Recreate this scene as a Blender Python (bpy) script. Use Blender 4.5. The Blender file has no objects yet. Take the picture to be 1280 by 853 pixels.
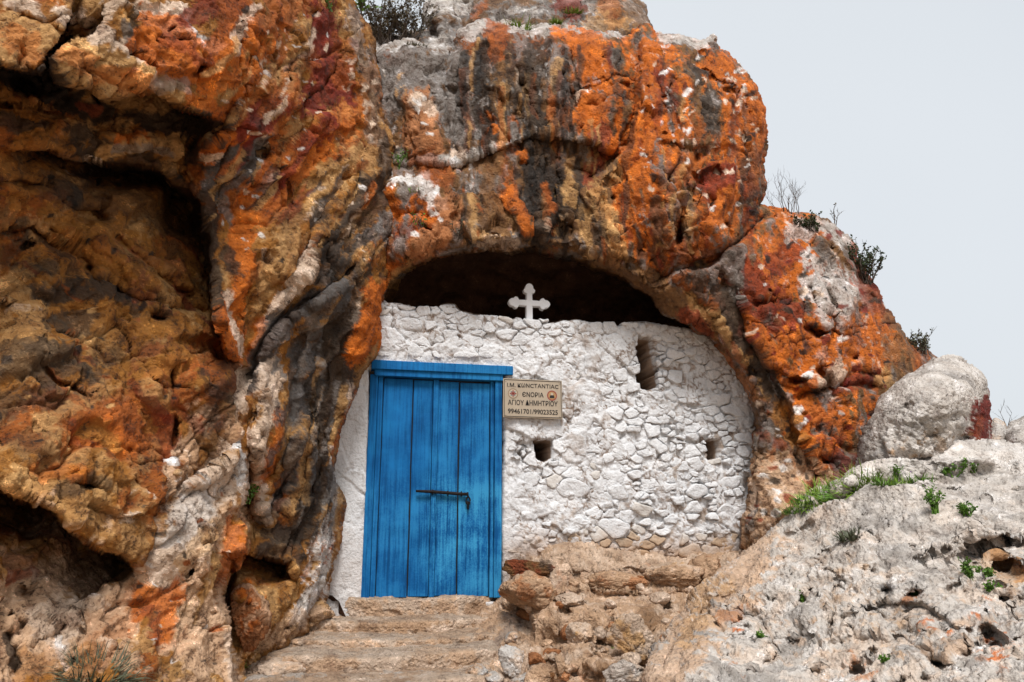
import bpy, bmesh, math, random, time
import numpy as np
T0 = time.time()
Q = 1.7                       # grid step of the sculpted rock, in photo pixels
random.seed(7)
RNG = np.random.default_rng(7)

# ------------------------------------------------------------------ camera, sky, sun, exposure
F = 995.0
PITCH, YAW = math.radians(14.0), math.radians(12.5)
FW = np.array([math.sin(YAW) * math.cos(PITCH), math.cos(YAW) * math.cos(PITCH), math.sin(PITCH)])
RT = np.array([math.cos(YAW), -math.sin(YAW), 0.0])
UP = np.cross(RT, FW)


def ray(px, py):
    px = np.asarray(px, float)[..., None]
    py = np.asarray(py, float)[..., None]
    return FW + RT * (px - 640) / F - UP * (py - 426.5) / F


CAM = -ray(541, 746) * 6.2    # the middle of the door sill is the origin, the chapel wall is the plane y = 0


def at_y(px, py, y):
    d = ray(px, py)
    return CAM + d * ((np.asarray(y, float) - CAM[1])[..., None] / d[..., 1:2])


def at_z(px, py, z):
    d = ray(px, py)
    return CAM + d * ((z - CAM[2]) / d[..., 2:3])


sc = bpy.context.scene
cd = bpy.data.cameras.new('camera')
cd.sensor_width = 36.0
cd.lens = F / 1280 * 36.0
cd.clip_start = 0.05
cd.clip_end = 2000
cam = bpy.data.objects.new('camera', cd)
sc.collection.objects.link(cam)
cam.location = CAM
cam.rotation_euler = (math.pi / 2 + PITCH, 0, -YAW)
sc.camera = cam

SUN_EL, SUN_AZ = math.radians(57), math.radians(-10)   # azimuth: 0 = from straight behind the viewer of the wall, + = from the right
world = bpy.data.worlds.new('World')
sc.world = world
world.use_nodes = True
nt = world.node_tree
nt.nodes.clear()
wo = nt.nodes.new('ShaderNodeOutputWorld')
mixw = nt.nodes.new('ShaderNodeMixShader')
mixw.inputs[0].default_value = 0.88
b1 = nt.nodes.new('ShaderNodeBackground')
b1.inputs[1].default_value = 0.05
b2 = nt.nodes.new('ShaderNodeBackground')
b2.inputs[1].default_value = 1.0
skyt = nt.nodes.new('ShaderNodeTexSky')
skyt.sky_type = 'NISHITA'
skyt.sun_disc = False
skyt.sun_elevation = SUN_EL
skyt.sun_rotation = math.radians(180) - SUN_AZ
skyt.dust_density = 6.0
nt.links.new(skyt.outputs[0], b1.inputs[0])
# even overcast, a faint large-scale mottling of the cloud deck
tcw = nt.nodes.new('ShaderNodeTexCoord')
nzw = nt.nodes.new('ShaderNodeTexNoise')
nzw.inputs['Scale'].default_value = 1.6
nzw.inputs['Detail'].default_value = 3
rw = nt.nodes.new('ShaderNodeValToRGB')
rw.color_ramp.elements[0].position = 0.3
rw.color_ramp.elements[1].position = 0.7
rw.color_ramp.elements[0].color = (0.288, 0.304, 0.319, 1)
rw.color_ramp.elements[1].color = (0.310, 0.324, 0.338, 1)
nt.links.new(tcw.outputs['Generated'], nzw.inputs['Vector'])
nt.links.new(nzw.outputs['Fac'], rw.inputs[0])
nt.links.new(rw.outputs[0], b2.inputs[0])
nt.links.new(b1.outputs[0], mixw.inputs[1])
nt.links.new(b2.outputs[0], mixw.inputs[2])
nt.links.new(mixw.outputs[0], wo.inputs[0])

sd = bpy.data.lights.new('sun', 'SUN')
sd.energy = 1.5
sd.angle = math.radians(20)
sd.color = (1.0, 0.985, 0.965)
sun = bpy.data.objects.new('sun', sd)
sc.collection.objects.link(sun)
sun.rotation_euler = (math.pi / 2 - SUN_EL, 0, SUN_AZ)
sun.location = (0, -8, 12)

sc.view_settings.view_transform = 'Standard'
sc.view_settings.look = 'None'
sc.view_settings.exposure = 1.45
sc.view_settings.gamma = 1.0

# ------------------------------------------------------------------ noise
f32 = np.float32


def _hash(ix, iy, iz, seed):
    h = ix.astype(np.uint32) * np.uint32(374761393) + iy.astype(np.uint32) * np.uint32(668265263) \
        + iz.astype(np.uint32) * np.uint32(2246822519) + np.uint32((seed * 3266489917) & 0xffffffff)
    h = (h ^ (h >> np.uint32(13))) * np.uint32(1274126177)
    h = (h ^ (h >> np.uint32(15))) * np.uint32(2654435761)
    return h ^ (h >> np.uint32(16))


def perlin(P, seed=0):
    P = np.asarray(P, f32)
    I = np.floor(P)
    fr = P - I
    I = I.astype(np.int32)
    u = fr * fr * fr * (fr * (fr * 6 - 15) + 10)
    out = np.zeros(P.shape[0], f32)
    for cx in (0, 1):
        wx = u[:, 0] if cx else 1 - u[:, 0]
        for cy in (0, 1):
            wy = wx * (u[:, 1] if cy else 1 - u[:, 1])
            for cz in (0, 1):
                w = wy * (u[:, 2] if cz else 1 - u[:, 2])
                h = _hash(I[:, 0] + cx, I[:, 1] + cy, I[:, 2] + cz, seed)
                g = ((h & np.uint32(1023)).astype(f32) - 511.5) * (fr[:, 0] - cx)
                g += (((h >> np.uint32(10)) & np.uint32(1023)).astype(f32) - 511.5) * (fr[:, 1] - cy)
                g += (((h >> np.uint32(20)) & np.uint32(1023)).astype(f32) - 511.5) * (fr[:, 2] - cz)
                out += w * g
    return out * f32(1.6 / 511.5)


def fbm(P, scale, octaves=4, seed=0, gain=0.5, ridged=False, billow=False):
    p = np.asarray(P, f32) / f32(scale)
    a, s, out = 1.0, 0.0, np.zeros(len(p), f32)
    for k in range(octaves):
        n = perlin(p + f32(17.3 * k), seed + k)
        if ridged:
            n = 1 - 2.2 * np.abs(n)
        elif billow:
            n = 2.2 * np.abs(n) - 0.6
        out += f32(a) * n
        s += a
        a *= gain
        p = p * f32(2.03)
    return out / f32(s)


def worley(P, scale, seed=0, facet=False):
    """F1, F2 and, for faceted rock, a random tilt inside each cell"""
    p = np.asarray(P, f32) / f32(scale)
    I = np.floor(p).astype(np.int32)
    fr = p - I
    n = len(p)
    F1 = np.full(n, 9, f32)
    F2 = np.full(n, 9, f32)
    FT = np.zeros(n, f32)
    for dx in (-1, 0, 1):
        for dy in (-1, 0, 1):
            for dz in (-1, 0, 1):
                h = _hash(I[:, 0] + dx, I[:, 1] + dy, I[:, 2] + dz, seed)
                vx = (h & np.uint32(1023)).astype(f32) / 1023 + dx - fr[:, 0]
                vy = ((h >> np.uint32(10)) & np.uint32(1023)).astype(f32) / 1023 + dy - fr[:, 1]
                vz = ((h >> np.uint32(20)) & np.uint32(1023)).astype(f32) / 1023 + dz - fr[:, 2]
                d = vx * vx + vy * vy + vz * vz
                m = d < F1
                F2 = np.where(m, F1, np.minimum(F2, d))
                F1 = np.where(m, d, F1)
                if facet:
                    k = h * np.uint32(2654435761)
                    t = ((k & np.uint32(255)).astype(f32) / 127.5 - 1) * vx + (((k >> np.uint32(8)) & np.uint32(255)).astype(f32) / 127.5 - 1) * vy \
                        + (((k >> np.uint32(16)) & np.uint32(255)).astype(f32) / 127.5 - 1) * vz + ((k >> np.uint32(24)).astype(f32) / 255 - 0.5) * 0.7
                    FT = np.where(m, t, FT)
    return np.sqrt(F1), np.sqrt(F2), FT


def sstep(a, b, x):
    t = np.clip((x - a) / (b - a), 0, 1)
    return t * t * (3 - 2 * t)


# ------------------------------------------------------------------ objects, tags, materials
COL = sc.collection


def tag(o, label=None, cat=None, group=None, kind=None):
    if label: o['label'] = label
    if cat: o['category'] = cat
    if group: o['group'] = group
    if kind: o['kind'] = kind
    return o


def empty(name, loc=(0, 0, 0)):
    o = bpy.data.objects.new(name, None)
    o.empty_display_size = 0.1
    o.location = loc
    COL.objects.link(o)
    return o


def adopt(o, parent):
    """parent a mesh given in world coordinates under an empty (or mesh) that is only translated"""
    if parent is not None:
        o.parent = parent
        off = np.zeros(3)
        q = parent
        while q is not None:
            off += np.array(q.location)
            q = q.parent
        o.location = np.array(o.location) - off
    return o


def mesh_np(name, V, Fq, mat, col=None, smooth=True, parent=None, tris=None, matidx=None):
    """V (n,3); Fq (m,4) quads; tris (k,3); col (n,3) colour attribute"""
    me = bpy.data.meshes.new(name)
    V = np.asarray(V, f32)
    Fq = np.zeros((0, 4), np.int32) if Fq is None else np.asarray(Fq, np.int32)
    tris = np.zeros((0, 3), np.int32) if tris is None else np.asarray(tris, np.int32)
    me.vertices.add(len(V))
    me.vertices.foreach_set('co', V.ravel())
    nl = Fq.size + tris.size
    me.loops.add(nl)
    me.loops.foreach_set('vertex_index', np.concatenate([Fq.ravel(), tris.ravel()]))
    me.polygons.add(len(Fq) + len(tris))
    st = np.concatenate([np.arange(len(Fq)) * 4, Fq.size + np.arange(len(tris)) * 3])
    me.polygons.foreach_set('loop_start', st.astype(np.int32))
    if smooth:
        me.polygons.foreach_set('use_smooth', np.ones(len(Fq) + len(tris), bool))
    if isinstance(mat, (list, tuple)):
        for m_ in mat: me.materials.append(m_)
    elif mat is not None:
        me.materials.append(mat)
    if matidx is not None:
        me.polygons.foreach_set('material_index', np.asarray(matidx, np.int32))
    if col is not None:
        at = me.attributes.new('Col', 'FLOAT_COLOR', 'POINT')
        c4 = np.ones((len(V), 4), f32)
        c4[:, :3] = col
        at.data.foreach_set('color', c4.ravel())
    me.update(calc_edges=True)
    me.validate()
    o = bpy.data.objects.new(name, me)
    COL.objects.link(o)
    return adopt(o, parent)


def new_mat(name):
    m = bpy.data.materials.new(name)
    m.use_nodes = True
    t = m.node_tree
    return m, t, t.nodes['Principled BSDF']


def nd(t, kind, **kw):
    n = t.nodes.new(kind)
    for k, v in kw.items():
        if k in n.inputs: n.inputs[k].default_value = v
        else: setattr(n, k, v)
    return n


def ramp(t, inp, stops):
    r = t.nodes.new('ShaderNodeValToRGB')
    el = r.color_ramp.elements
    while len(el) < len(stops): el.new(0.5)
    for e, (p, c) in zip(el, stops):
        e.position = p
        e.color = (c, c, c, 1) if not hasattr(c, '__len__') else (*c, 1)
    t.links.new(inp, r.inputs[0])
    return r


def mixc(t, a, b, fac, mode='MIX'):
    m = t.nodes.new('ShaderNodeMix')
    m.data_type = 'RGBA'
    m.blend_type = mode
    for sock, v in ((m.inputs['A'], a), (m.inputs['B'], b), (m.inputs['Factor'], fac)):
        if hasattr(v, 'links'): t.links.new(v, sock)
        elif hasattr(v, '__len__'): sock.default_value = (*v, 1)
        else: sock.default_value = v
    return m.outputs['Result']


def rock_mat(name, base=None, var=0.6, bump=0.8, fine=55.0, pits=0.35, rough=0.9, speck=0.7, dark=(0.04, 0.02, 0.010), pale=0.9):
    """colour from the Col attribute (or base), mottled, with dark lichen specks and pale flakes; fine relief as bump"""
    m, t, b = new_mat(name)
    tc = nd(t, 'ShaderNodeTexCoord')
    if base is None:
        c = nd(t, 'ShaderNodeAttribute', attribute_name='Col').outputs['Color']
    else:
        rg = nd(t, 'ShaderNodeRGB')
        rg.outputs[0].default_value = (*base, 1)
        c = rg.outputs[0]
    n1 = nd(t, 'ShaderNodeTexNoise', Scale=7.0, Detail=7.0, Roughness=0.68)
    n2 = nd(t, 'ShaderNodeTexNoise', Scale=fine, Detail=4.0, Roughness=0.7)
    n3 = nd(t, 'ShaderNodeTexVoronoi', Scale=fine * 0.55)
    for n in (n1, n2, n3): t.links.new(tc.outputs['Object'], n.inputs['Vector'])
    r1 = ramp(t, n1.outputs['Fac'], [(0.30, (1 - var, 1 - var * 1.15, 1 - var * 1.2)), (0.48, 1.0), (0.70, (1 + var * 0.55, 1 + var * 0.7, 1 + var * 0.9))])
    c = mixc(t, c, r1.outputs[0], 1.0, 'MULTIPLY')
    sm = nd(t, 'ShaderNodeMath', operation='MULTIPLY_ADD')
    t.links.new(n1.outputs['Fac'], sm.inputs[0])
    sm.inputs[1].default_value = -0.45
    t.links.new(n2.outputs['Fac'], sm.inputs[2])
    r2 = ramp(t, sm.outputs[0], [(0.335, 0.0), (0.41, speck)])
    c = mixc(t, c, dark, r2.outputs[0])
    sp = nd(t, 'ShaderNodeMath', operation='MULTIPLY_ADD')
    t.links.new(n2.outputs['Fac'], sp.inputs[0])
    sp.inputs[1].default_value = 1.6
    t.links.new(n1.outputs['Fac'], sp.inputs[2])
    hs = nd(t, 'ShaderNodeMath', operation='MULTIPLY')
    hs.inputs[1].default_value = 0.5
    t.links.new(sp.outputs[0], hs.inputs[0])
    r3 = ramp(t, hs.outputs[0], [(0.735, 0.0), (0.785, pale)])
    cl = mixc(t, c, (2.1, 2.1, 2.2), 1.0, 'MULTIPLY')
    c = mixc(t, c, cl, r3.outputs[0])
    t.links.new(c, b.inputs['Base Color'])
    b.inputs['Roughness'].default_value = rough
    b.inputs['Specular IOR Level'].default_value = 0.3
    bm_ = nd(t, 'ShaderNodeBump', Strength=bump, Distance=0.03)
    ad = nd(t, 'ShaderNodeMath', operation='MULTIPLY_ADD')
    rp = ramp(t, n3.outputs['Distance'], [(0.05, 0.0), (0.5, 1.0)])
    t.links.new(rp.outputs[0], ad.inputs[0])
    ad.inputs[1].default_value = pits
    t.links.new(n2.outputs['Fac'], ad.inputs[2])
    t.links.new(ad.outputs[0], bm_.inputs['Height'])
    t.links.new(bm_.outputs[0], b.inputs['Normal'])
    return m


# ------------------------------------------------------------------ sculpting rock
PAL = {
    'O': (0.47, 0.110, 0.008), 'o': (0.27, 0.065, 0.009), 'R': (0.15, 0.016, 0.005), 'r': (0.21, 0.042, 0.014),
    'T': (0.44, 0.24, 0.088), 'B': (0.17, 0.080, 0.028), 'Y': (0.30, 0.118, 0.020), 'P': (0.58, 0.43, 0.315), 'W': (0.64, 0.59, 0.54),
    'G': (0.20, 0.175, 0.155), 'g': (0.085, 0.074, 0.067), 'D': (0.040, 0.027, 0.018), 'K': (0.012, 0.009, 0.007), 'C': (0.48, 0.435, 0.39), 'L': (0.53, 0.475, 0.42),
    'E': (0.50, 0.315, 0.19), 'F': (0.36, 0.145, 0.055), 'one': (1.0, 1.0, 1.0), 'joint': (0.52, 0.40, 0.31),
}


def polyline(X, Y, pts):
    """distance to a polyline, side (+ on the right-hand side walking along it, image y down), fraction along"""
    best = np.full(X.shape, 1e9)
    side = np.zeros(X.shape)
    frac = np.zeros(X.shape)
    n = max(len(pts) - 1, 1)
    if len(pts) == 1: pts = [pts[0], (pts[0][0] + 0.01, pts[0][1])]
    for i in range(len(pts) - 1):
        (ax, ay), (bx, by) = pts[i], pts[i + 1]
        dx, dy = bx - ax, by - ay
        L = dx * dx + dy * dy + 1e-9
        tt = np.clip(((X - ax) * dx + (Y - ay) * dy) / L, 0, 1)
        ex, ey = X - ax - tt * dx, Y - ay - tt * dy
        d = ex * ex + ey * ey
        m = d < best
        best = np.where(m, d, best)
        side = np.where(m, dx * (Y - ay) - dy * (X - ax), side)
        frac = np.where(m, (i + tt) / n, frac)
    return np.sqrt(best), np.sign(side), frac


def poly_sdf(X, Y, poly):
    d, _, _ = polyline(X, Y, list(poly) + [poly[0]])
    ins = np.zeros(X.shape, bool)
    n = len(poly)
    for i in range(n):
        (ax, ay), (bx, by) = poly[i], poly[(i + 1) % n]
        if ay == by: continue
        c = ((ay > Y) != (by > Y)) & (X < (bx - ax) * (Y - ay) / (by - ay) + ax)
        ins ^= c
    return np.where(ins, d, -d)


def tps(ctrl, X, Y):
    """thin plate spline through (px, py, y), in inverse distance"""
    c = np.array(ctrl, float)
    p = c[:, :2] / 300.0
    q = 1.0 / (c[:, 2] - CAM[1])
    n = len(p)
    def U(r2): return r2 * np.log(r2 + 1e-9)
    K = U(((p[:, None] - p[None]) ** 2).sum(-1)) + np.eye(n) * 0.003
    A = np.zeros((n + 3, n + 3))
    A[:n, :n] = K
    A[:n, n] = 1
    A[:n, n + 1:] = p
    A[n, :n] = 1
    A[n + 1:, :n] = p.T
    w = np.linalg.solve(A, np.concatenate([q, np.zeros(3)]))
    x, y = X / 300.0, Y / 300.0
    out = w[n] + w[n + 1] * x + w[n + 2] * y
    for i in range(n):
        out = out + w[i] * U((x - p[i, 0]) ** 2 + (y - p[i, 1]) ** 2)
    return 1.0 / np.clip(out, 0.03, 0.9) + CAM[1]


def window(X0, Y0, step, shape, pts, pad):
    xs, ys = [p[0] for p in pts], [p[1] for p in pts]
    i0 = max(int((min(xs) - pad - X0) / step), 0)
    i1 = min(int((max(xs) + pad - X0) / step) + 2, shape[1])
    j0 = max(int((min(ys) - pad - Y0) / step), 0)
    j1 = min(int((max(ys) + pad - Y0) / step) + 2, shape[0])
    return (slice(j0, j1), slice(i0, i1)) if i1 > i0 and j1 > j0 else None


def vnormals(P, Fq):
    a = P[Fq[:, 2]] - P[Fq[:, 0]]
    b = P[Fq[:, 3]] - P[Fq[:, 1]]
    n = np.cross(a, b)
    N = np.zeros_like(P)
    for k in range(3):
        acc = np.zeros(len(P))
        for c in range(4):
            acc += np.bincount(Fq[:, c], weights=n[:, k], minlength=len(P))
        N[:, k] = acc
    return N / (np.linalg.norm(N, axis=1, keepdims=True) + 1e-12)


ROCKS = {}


def rock(name, outline, ctrl, feats=(), paint=(), base=('T',), mat=None, step=None, roll=(25, 0.25), back=2.0, taper=0.25, rings=22,
         amp=1.0, craggy=1.0, fine=1.0, pits=0.0, grain=None, terr=None, lump=1.0, ortho=False, chips=None, calm=(), edge=5.0, seed=1, mott=0.8, lum=0.6):
    """A rock mass: outline and depths give the front, edges roll back, the rim runs on into the hill and closes behind.
    feats: ('ledge', pts, amp, reach) recess on the right-hand side; ('groove', pts, amp, width); ('pit', (x,y), amp, rx, ry[, angle]);
    ('bump', pts, amp, width)"""
    st = step or Q
    xs, ys = [p[0] for p in outline], [p[1] for p in outline]
    X0, Y0 = min(xs) - 4 * st - edge, min(ys) - 4 * st - edge
    nx, ny = int((max(xs) + edge + 4 * st - X0) / st) + 2, int((max(ys) + edge + 4 * st - Y0) / st) + 2
    X, Y = np.meshgrid(X0 + st * np.arange(nx), Y0 + st * np.arange(ny))
    sdf = poly_sdf(X, Y, outline)
    pp = np.stack([X.ravel(), Y.ravel(), np.full(X.size, seed * 7.7)], 1)
    near = np.abs(sdf.ravel()) < 40
    en = np.zeros(X.size)
    en[near] = fbm(pp[near], 34, 5, seed + 50, gain=0.66) * edge * 1.3
    sdf = sdf + en.reshape(X.shape)
    # snap the rim onto the outline
    gy, gx = np.gradient(sdf, st)
    g2 = gx * gx + gy * gy + 1e-6
    inside = sdf > 0
    qk = inside[:-1, :-1] | inside[1:, :-1] | inside[:-1, 1:] | inside[1:, 1:]
    out_m = ~inside
    mv = np.clip(sdf, -2 * st, 0)
    X = np.where(out_m, X - mv * gx / g2, X)
    Y = np.where(out_m, Y - mv * gy / g2, Y)
    used = np.zeros(X.shape, bool)
    used[:-1, :-1] |= qk
    used[1:, :-1] |= qk
    used[:-1, 1:] |= qk
    used[1:, 1:] |= qk
    D = tps(ctrl, X, Y)
    wob = np.zeros(X.size)
    wob2 = np.zeros(X.size)
    ur = used.ravel()
    wob[ur] = fbm(pp[ur], 60, 3, seed + 60)
    wob2[ur] = fbm(pp[ur] + 99, 60, 3, seed + 61)
    Xw, Yw = X + (wob * 12).reshape(X.shape), Y + (wob2 * 12).reshape(X.shape)
    for f in feats:
        k, pts, a = f[0], f[1], f[2]
        if k == 'poly':
            w = window(X0, Y0, st, X.shape, pts, 12)
            D[w] += a * sstep(-1.5, 1.5, poly_sdf(X[w] + 0.25 * (Xw[w] - X[w]), Y[w] + 0.25 * (Yw[w] - Y[w]), pts))
        elif k == 'pit':
            rx, ry = f[3], f[4]
            an = math.radians(f[5]) if len(f) > 5 else 0
            w = window(X0, Y0, st, X.shape, [pts], max(rx, ry) * 2.2 + 14)
            if w is None: continue
            x, y = Xw[w] - pts[0], Yw[w] - pts[1]
            u, v = x * math.cos(an) + y * math.sin(an), -x * math.sin(an) + y * math.cos(an)
            D[w] += a * (1 - sstep(0.55, 1.15, np.sqrt((u / rx) ** 2 + (v / ry) ** 2)))
        else:
            pad = f[3] * (4 if k == 'ledge' else 2.5) + 16
            w = window(X0, Y0, st, X.shape, pts, pad)
            if w is None: continue
            d, s, fr = polyline(Xw[w], Yw[w], pts)
            ends = sstep(0, 0.12, fr) * sstep(0, 0.12, 1 - fr) if len(pts) > 1 else 1.0
            if k == 'ledge':
                D[w] += a * ends * np.where(s > 0, sstep(-1, 6, d) * np.exp(-(d / f[3]) ** 1.5), 0)
                D[w] -= 0.12 * a * ends * np.where(s > 0, 0, np.exp(-(d / (f[3] * 0.35)) ** 2))
            elif k == 'groove':
                D[w] += a * ends * np.exp(-(d / f[3]) ** 2)
            elif k == 'bump':
                D[w] -= a * np.exp(-(d / f[3]) ** 2)
    rr, ra = roll
    s = np.clip(sdf / rr, 0, 1)
    D = D + ra * (1 - np.sqrt(np.clip(1 - (1 - s) ** 2, 0, 1)))
    idx = -np.ones(X.shape, np.int64)
    idx[used] = np.arange(used.sum())
    jj, ii = np.nonzero(qk)
    Fq = np.stack([idx[jj, ii], idx[jj + 1, ii], idx[jj + 1, ii + 1], idx[jj, ii + 1]], 1)
    PX, PY = X[used], Y[used]
    P = at_y(PX, PY, D[used])
    if ortho: P = at_y(PX, PY, 0.0 * PX) + np.stack([0 * PX, D[used], 0 * PX], 1)     # recesses run square into the wall
    # rim loop
    E = np.concatenate([Fq[:, [0, 1]], Fq[:, [1, 2]], Fq[:, [2, 3]], Fq[:, [3, 0]]])
    key = np.minimum(E[:, 0], E[:, 1]) * len(P) + np.maximum(E[:, 0], E[:, 1])
    _, inv, cnt = np.unique(key, return_inverse=True, return_counts=True)
    Eb = E[cnt[inv] == 1]
    bv = np.unique(Eb)
    loc = -np.ones(len(P), np.int64)
    loc[bv] = np.arange(len(bv))
    nf = len(P)
    Pb = P[bv]
    bd = Pb - CAM
    bd = bd / np.linalg.norm(bd, axis=1, keepdims=True)
    cen = P.mean(0)
    src = np.arange(nf)
    allP, allF, allS = [P], [Fq], [src]
    prev = bv
    for k in range(1, rings + 1):
        fk = k / rings
        dist = back * (0.25 * fk + 0.75 * fk ** 1.8)
        mid = cen + bd * 0 + np.array([0.15, 1.0, 0.1]) * back
        tk = taper * (1 - math.sqrt(max(0.0, 1 - fk * fk)))
        R = (Pb + bd * dist) * (1 - tk) + tk * mid
        ids = nf + (k - 1) * len(bv) + np.arange(len(bv))
        allP.append(R)
        allS.append(bv)
        nxt = np.zeros(len(P), np.int64)
        nxt[bv] = ids
        if k == 1: pa, pb = Eb[:, 0], Eb[:, 1]
        else: pa, pb = prev[loc[Eb[:, 0]]], prev[loc[Eb[:, 1]]]
        allF.append(np.stack([pb, pa, nxt[Eb[:, 0]], nxt[Eb[:, 1]]], 1))
        prev = ids
    P = np.concatenate(allP)
    Fq = np.concatenate(allF)
    S = np.concatenate(allS)
    N = vnormals(P, Fq)
    # displacement
    W = P.copy()
    if grain is not None:
        ax = np.array(grain[:3], float)
        ax /= np.linalg.norm(ax)
        W = W - (1 - 1 / grain[3]) * (W @ ax)[:, None] * ax
    vd = P - CAM
    vd /= np.linalg.norm(vd, axis=1, keepdims=True)
    face = np.clip(np.abs((vd * N).sum(1)) * 1.6, 0.3, 1.0)        # steep flanks are sampled thinly: keep them smoother
    Wd = W + np.stack([fbm(W, 0.20, 3, seed + 5 + i) for i in range(3)], 1) * 0.035
    d = lump * 0.045 * fbm(W, 0.8, 2, seed) + (0.4 + 0.6 * face) * 0.038 * fbm(Wd, 0.40, 5, seed + 9, ridged=True, gain=0.5)
    if terr is not None:                          # bedding: slow rise, sharp break
        td = np.array(terr[0], float)
        td /= np.linalg.norm(td)
        sv = (P @ td) / terr[1] + 1.1 * fbm(P, 0.9, 3, seed + 15) + 0.12 * fbm(P, 0.12, 2, seed + 16)
        fr_ = sv - np.floor(sv)
        tm = sstep(-0.25, 0.2, fbm(P, 0.7, 2, seed + 18))
        d += (0.4 + 0.6 * face) * terr[2] * tm * (np.where(fr_ < 0.94, fr_ / 0.94, (1 - fr_) / 0.06) - 0.5)
    G1, G2, t1 = worley(Wd, 0.34, seed + 21, facet=True)
    F1, F2, t2 = worley(Wd, 0.12, seed + 22, facet=True)
    H1, H2, t3 = worley(Wd, 0.045, seed + 24, facet=True)
    cm = sstep(-0.15, 0.25, fbm(P, 0.5, 2, seed + 27))
    cm2 = sstep(-0.1, 0.3, fbm(P, 0.25, 2, seed + 28))
    d += face * craggy * (0.042 * t1 + 0.018 * t2 - cm * 0.035 * np.exp(-((G2 - G1) / 0.03) ** 2) - cm2 * 0.014 * np.exp(-((F2 - F1) / 0.05) ** 2))
    d += face * fine * (0.0055 * t3 + 0.012 * fbm(Wd, 0.10, 4, seed + 31, gain=0.55, ridged=True) + 0.003 * fbm(W, 0.03, 2, seed + 35))
    if pits > 0:
        q1, _, _ = worley(Wd, 0.06, seed + 41)
        pm = sstep(-0.1, 0.35, fbm(P, 0.35, 3, seed + 43))
        d -= face * pits * 0.030 * (1 - sstep(0.16, 0.40, q1)) * (0.25 + pm)
        q1, _, _ = worley(Wd, 0.022, seed + 44)
        d -= face * pits * 0.008 * (1 - sstep(0.2, 0.5, q1))
    for poly_, f_ in calm:                         # smoother patches (trowelled plaster, trodden ground)
        d = d * (1 - (1 - f_) * sstep(-12, 12, poly_sdf(X[used], Y[used], poly_)))[S]
    P = P + N * (amp * d)[:, None]
    # colour
    c = np.zeros(X.shape + (3,))
    n1 = np.zeros(X.shape)
    n2 = np.zeros(X.shape)
    n3 = np.zeros(X.shape)
    Wf = P[:nf]
    if grain is not None: Wf = Wf - (1 - 1 / (grain[3] * 1.5)) * (Wf @ ax)[:, None] * ax
    n1[used] = fbm(Wf, 0.28, 4, seed + 71, gain=0.6)
    n2[used] = fbm(Wf, 0.07, 4, seed + 72, gain=0.65)
    n3[used] = fbm(Wf, 0.5, 3, seed + 73)
    paint = list(paint)
    b0 = np.array(PAL[base[0]])
    c[:] = b0
    for k, key_ in enumerate(base[1:]):
        m = sstep(0.0, 0.22, (n1 if k % 2 == 0 else n3) * (1 if k < 2 else -1) + 0.5 * n2 - 0.02)[..., None]
        c = c * (1 - m * mott) + np.array(PAL[key_]) * m * mott
    for pt in paint:
        key_, w_, op, pts = pt[:4]
        mode = pt[4] if len(pt) > 4 else ''
        wd = window(X0, Y0, st, X.shape, pts, w_ * 2.4 + 14)
        if wd is None: continue
        d_, _, _ = polyline(Xw[wd], Yw[wd], pts)
        a = n1[wd] * 1.5 + n2[wd] * 1.2
        m = sstep(-0.15, 0.25, (w_ - d_) / (w_ * 0.9) + a * 1.2)
        m *= 1 - sstep(1.6, 2.4, d_ / w_)
        if mode == 's': m = m * sstep(0.10, 0.24, n2[wd])
        elif mode == 'd': m = m * sstep(0.02, 0.3, n2[wd] * 0.7 - n1[wd])
        m = (m * op)[..., None]
        c[wd] = c[wd] * (1 - m) + np.array(PAL[key_]) * m
    c *= (1 + lum * (0.7 * n2 + 0.5 * n1))[..., None]
    if chips is not None:                         # joints and cracks the lime brush never reached
        ck = np.zeros(X.shape)
        ck[used] = np.maximum(np.exp(-((F2 - F1)[:nf] / 0.05) ** 2) * (0.25 + 0.75 * cm2[:nf]), np.exp(-((H2 - H1)[:nf] / 0.08) ** 2) * sstep(-0.05, 0.2, fbm(P[:nf], 0.15, 3, seed + 91)))
        for poly_, f_ in calm: ck[used] *= 1 - 0.7 * sstep(-12, 12, poly_sdf(X[used], Y[used], poly_))
        ck = (ck * chips[1])[..., None]
        c = c * (1 - ck) + np.array(chips[0]) * ck
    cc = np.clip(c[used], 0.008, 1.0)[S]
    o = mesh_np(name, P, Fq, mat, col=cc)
    ROCKS[o.name] = (X[used], Y[used], P[:nf], N[:nf])
    print('rock', name, len(P), round(time.time() - T0, 1))
    return o


def on_rock(name, px, py):
    X, Y, P, N = ROCKS[name]
    i = int(np.argmin((X - px) ** 2 + (Y - py) ** 2))
    n = N[i]
    if np.dot(n, P[i] - CAM) > 0: n = -n
    return P[i].copy(), n

# ------------------------------------------------------------------ the setting: ground, cliffs, cave
M_ROCK = rock_mat('weathered_rock')
M_KARST = rock_mat('pitted_limestone', var=0.3, bump=0.75, fine=60.0, pits=0.8, speck=0.5, dark=(0.12, 0.10, 0.085), pale=0.5)
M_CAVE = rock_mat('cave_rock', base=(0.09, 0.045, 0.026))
M_EARTH = rock_mat('crumbly_earth_rock', var=0.35, bump=1.0, speck=0.4, pale=0.6, fine=65.0, pits=0.5)
M_SOIL = rock_mat('trodden_earth', base=(0.36, 0.25, 0.16), bump=0.6)

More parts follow.
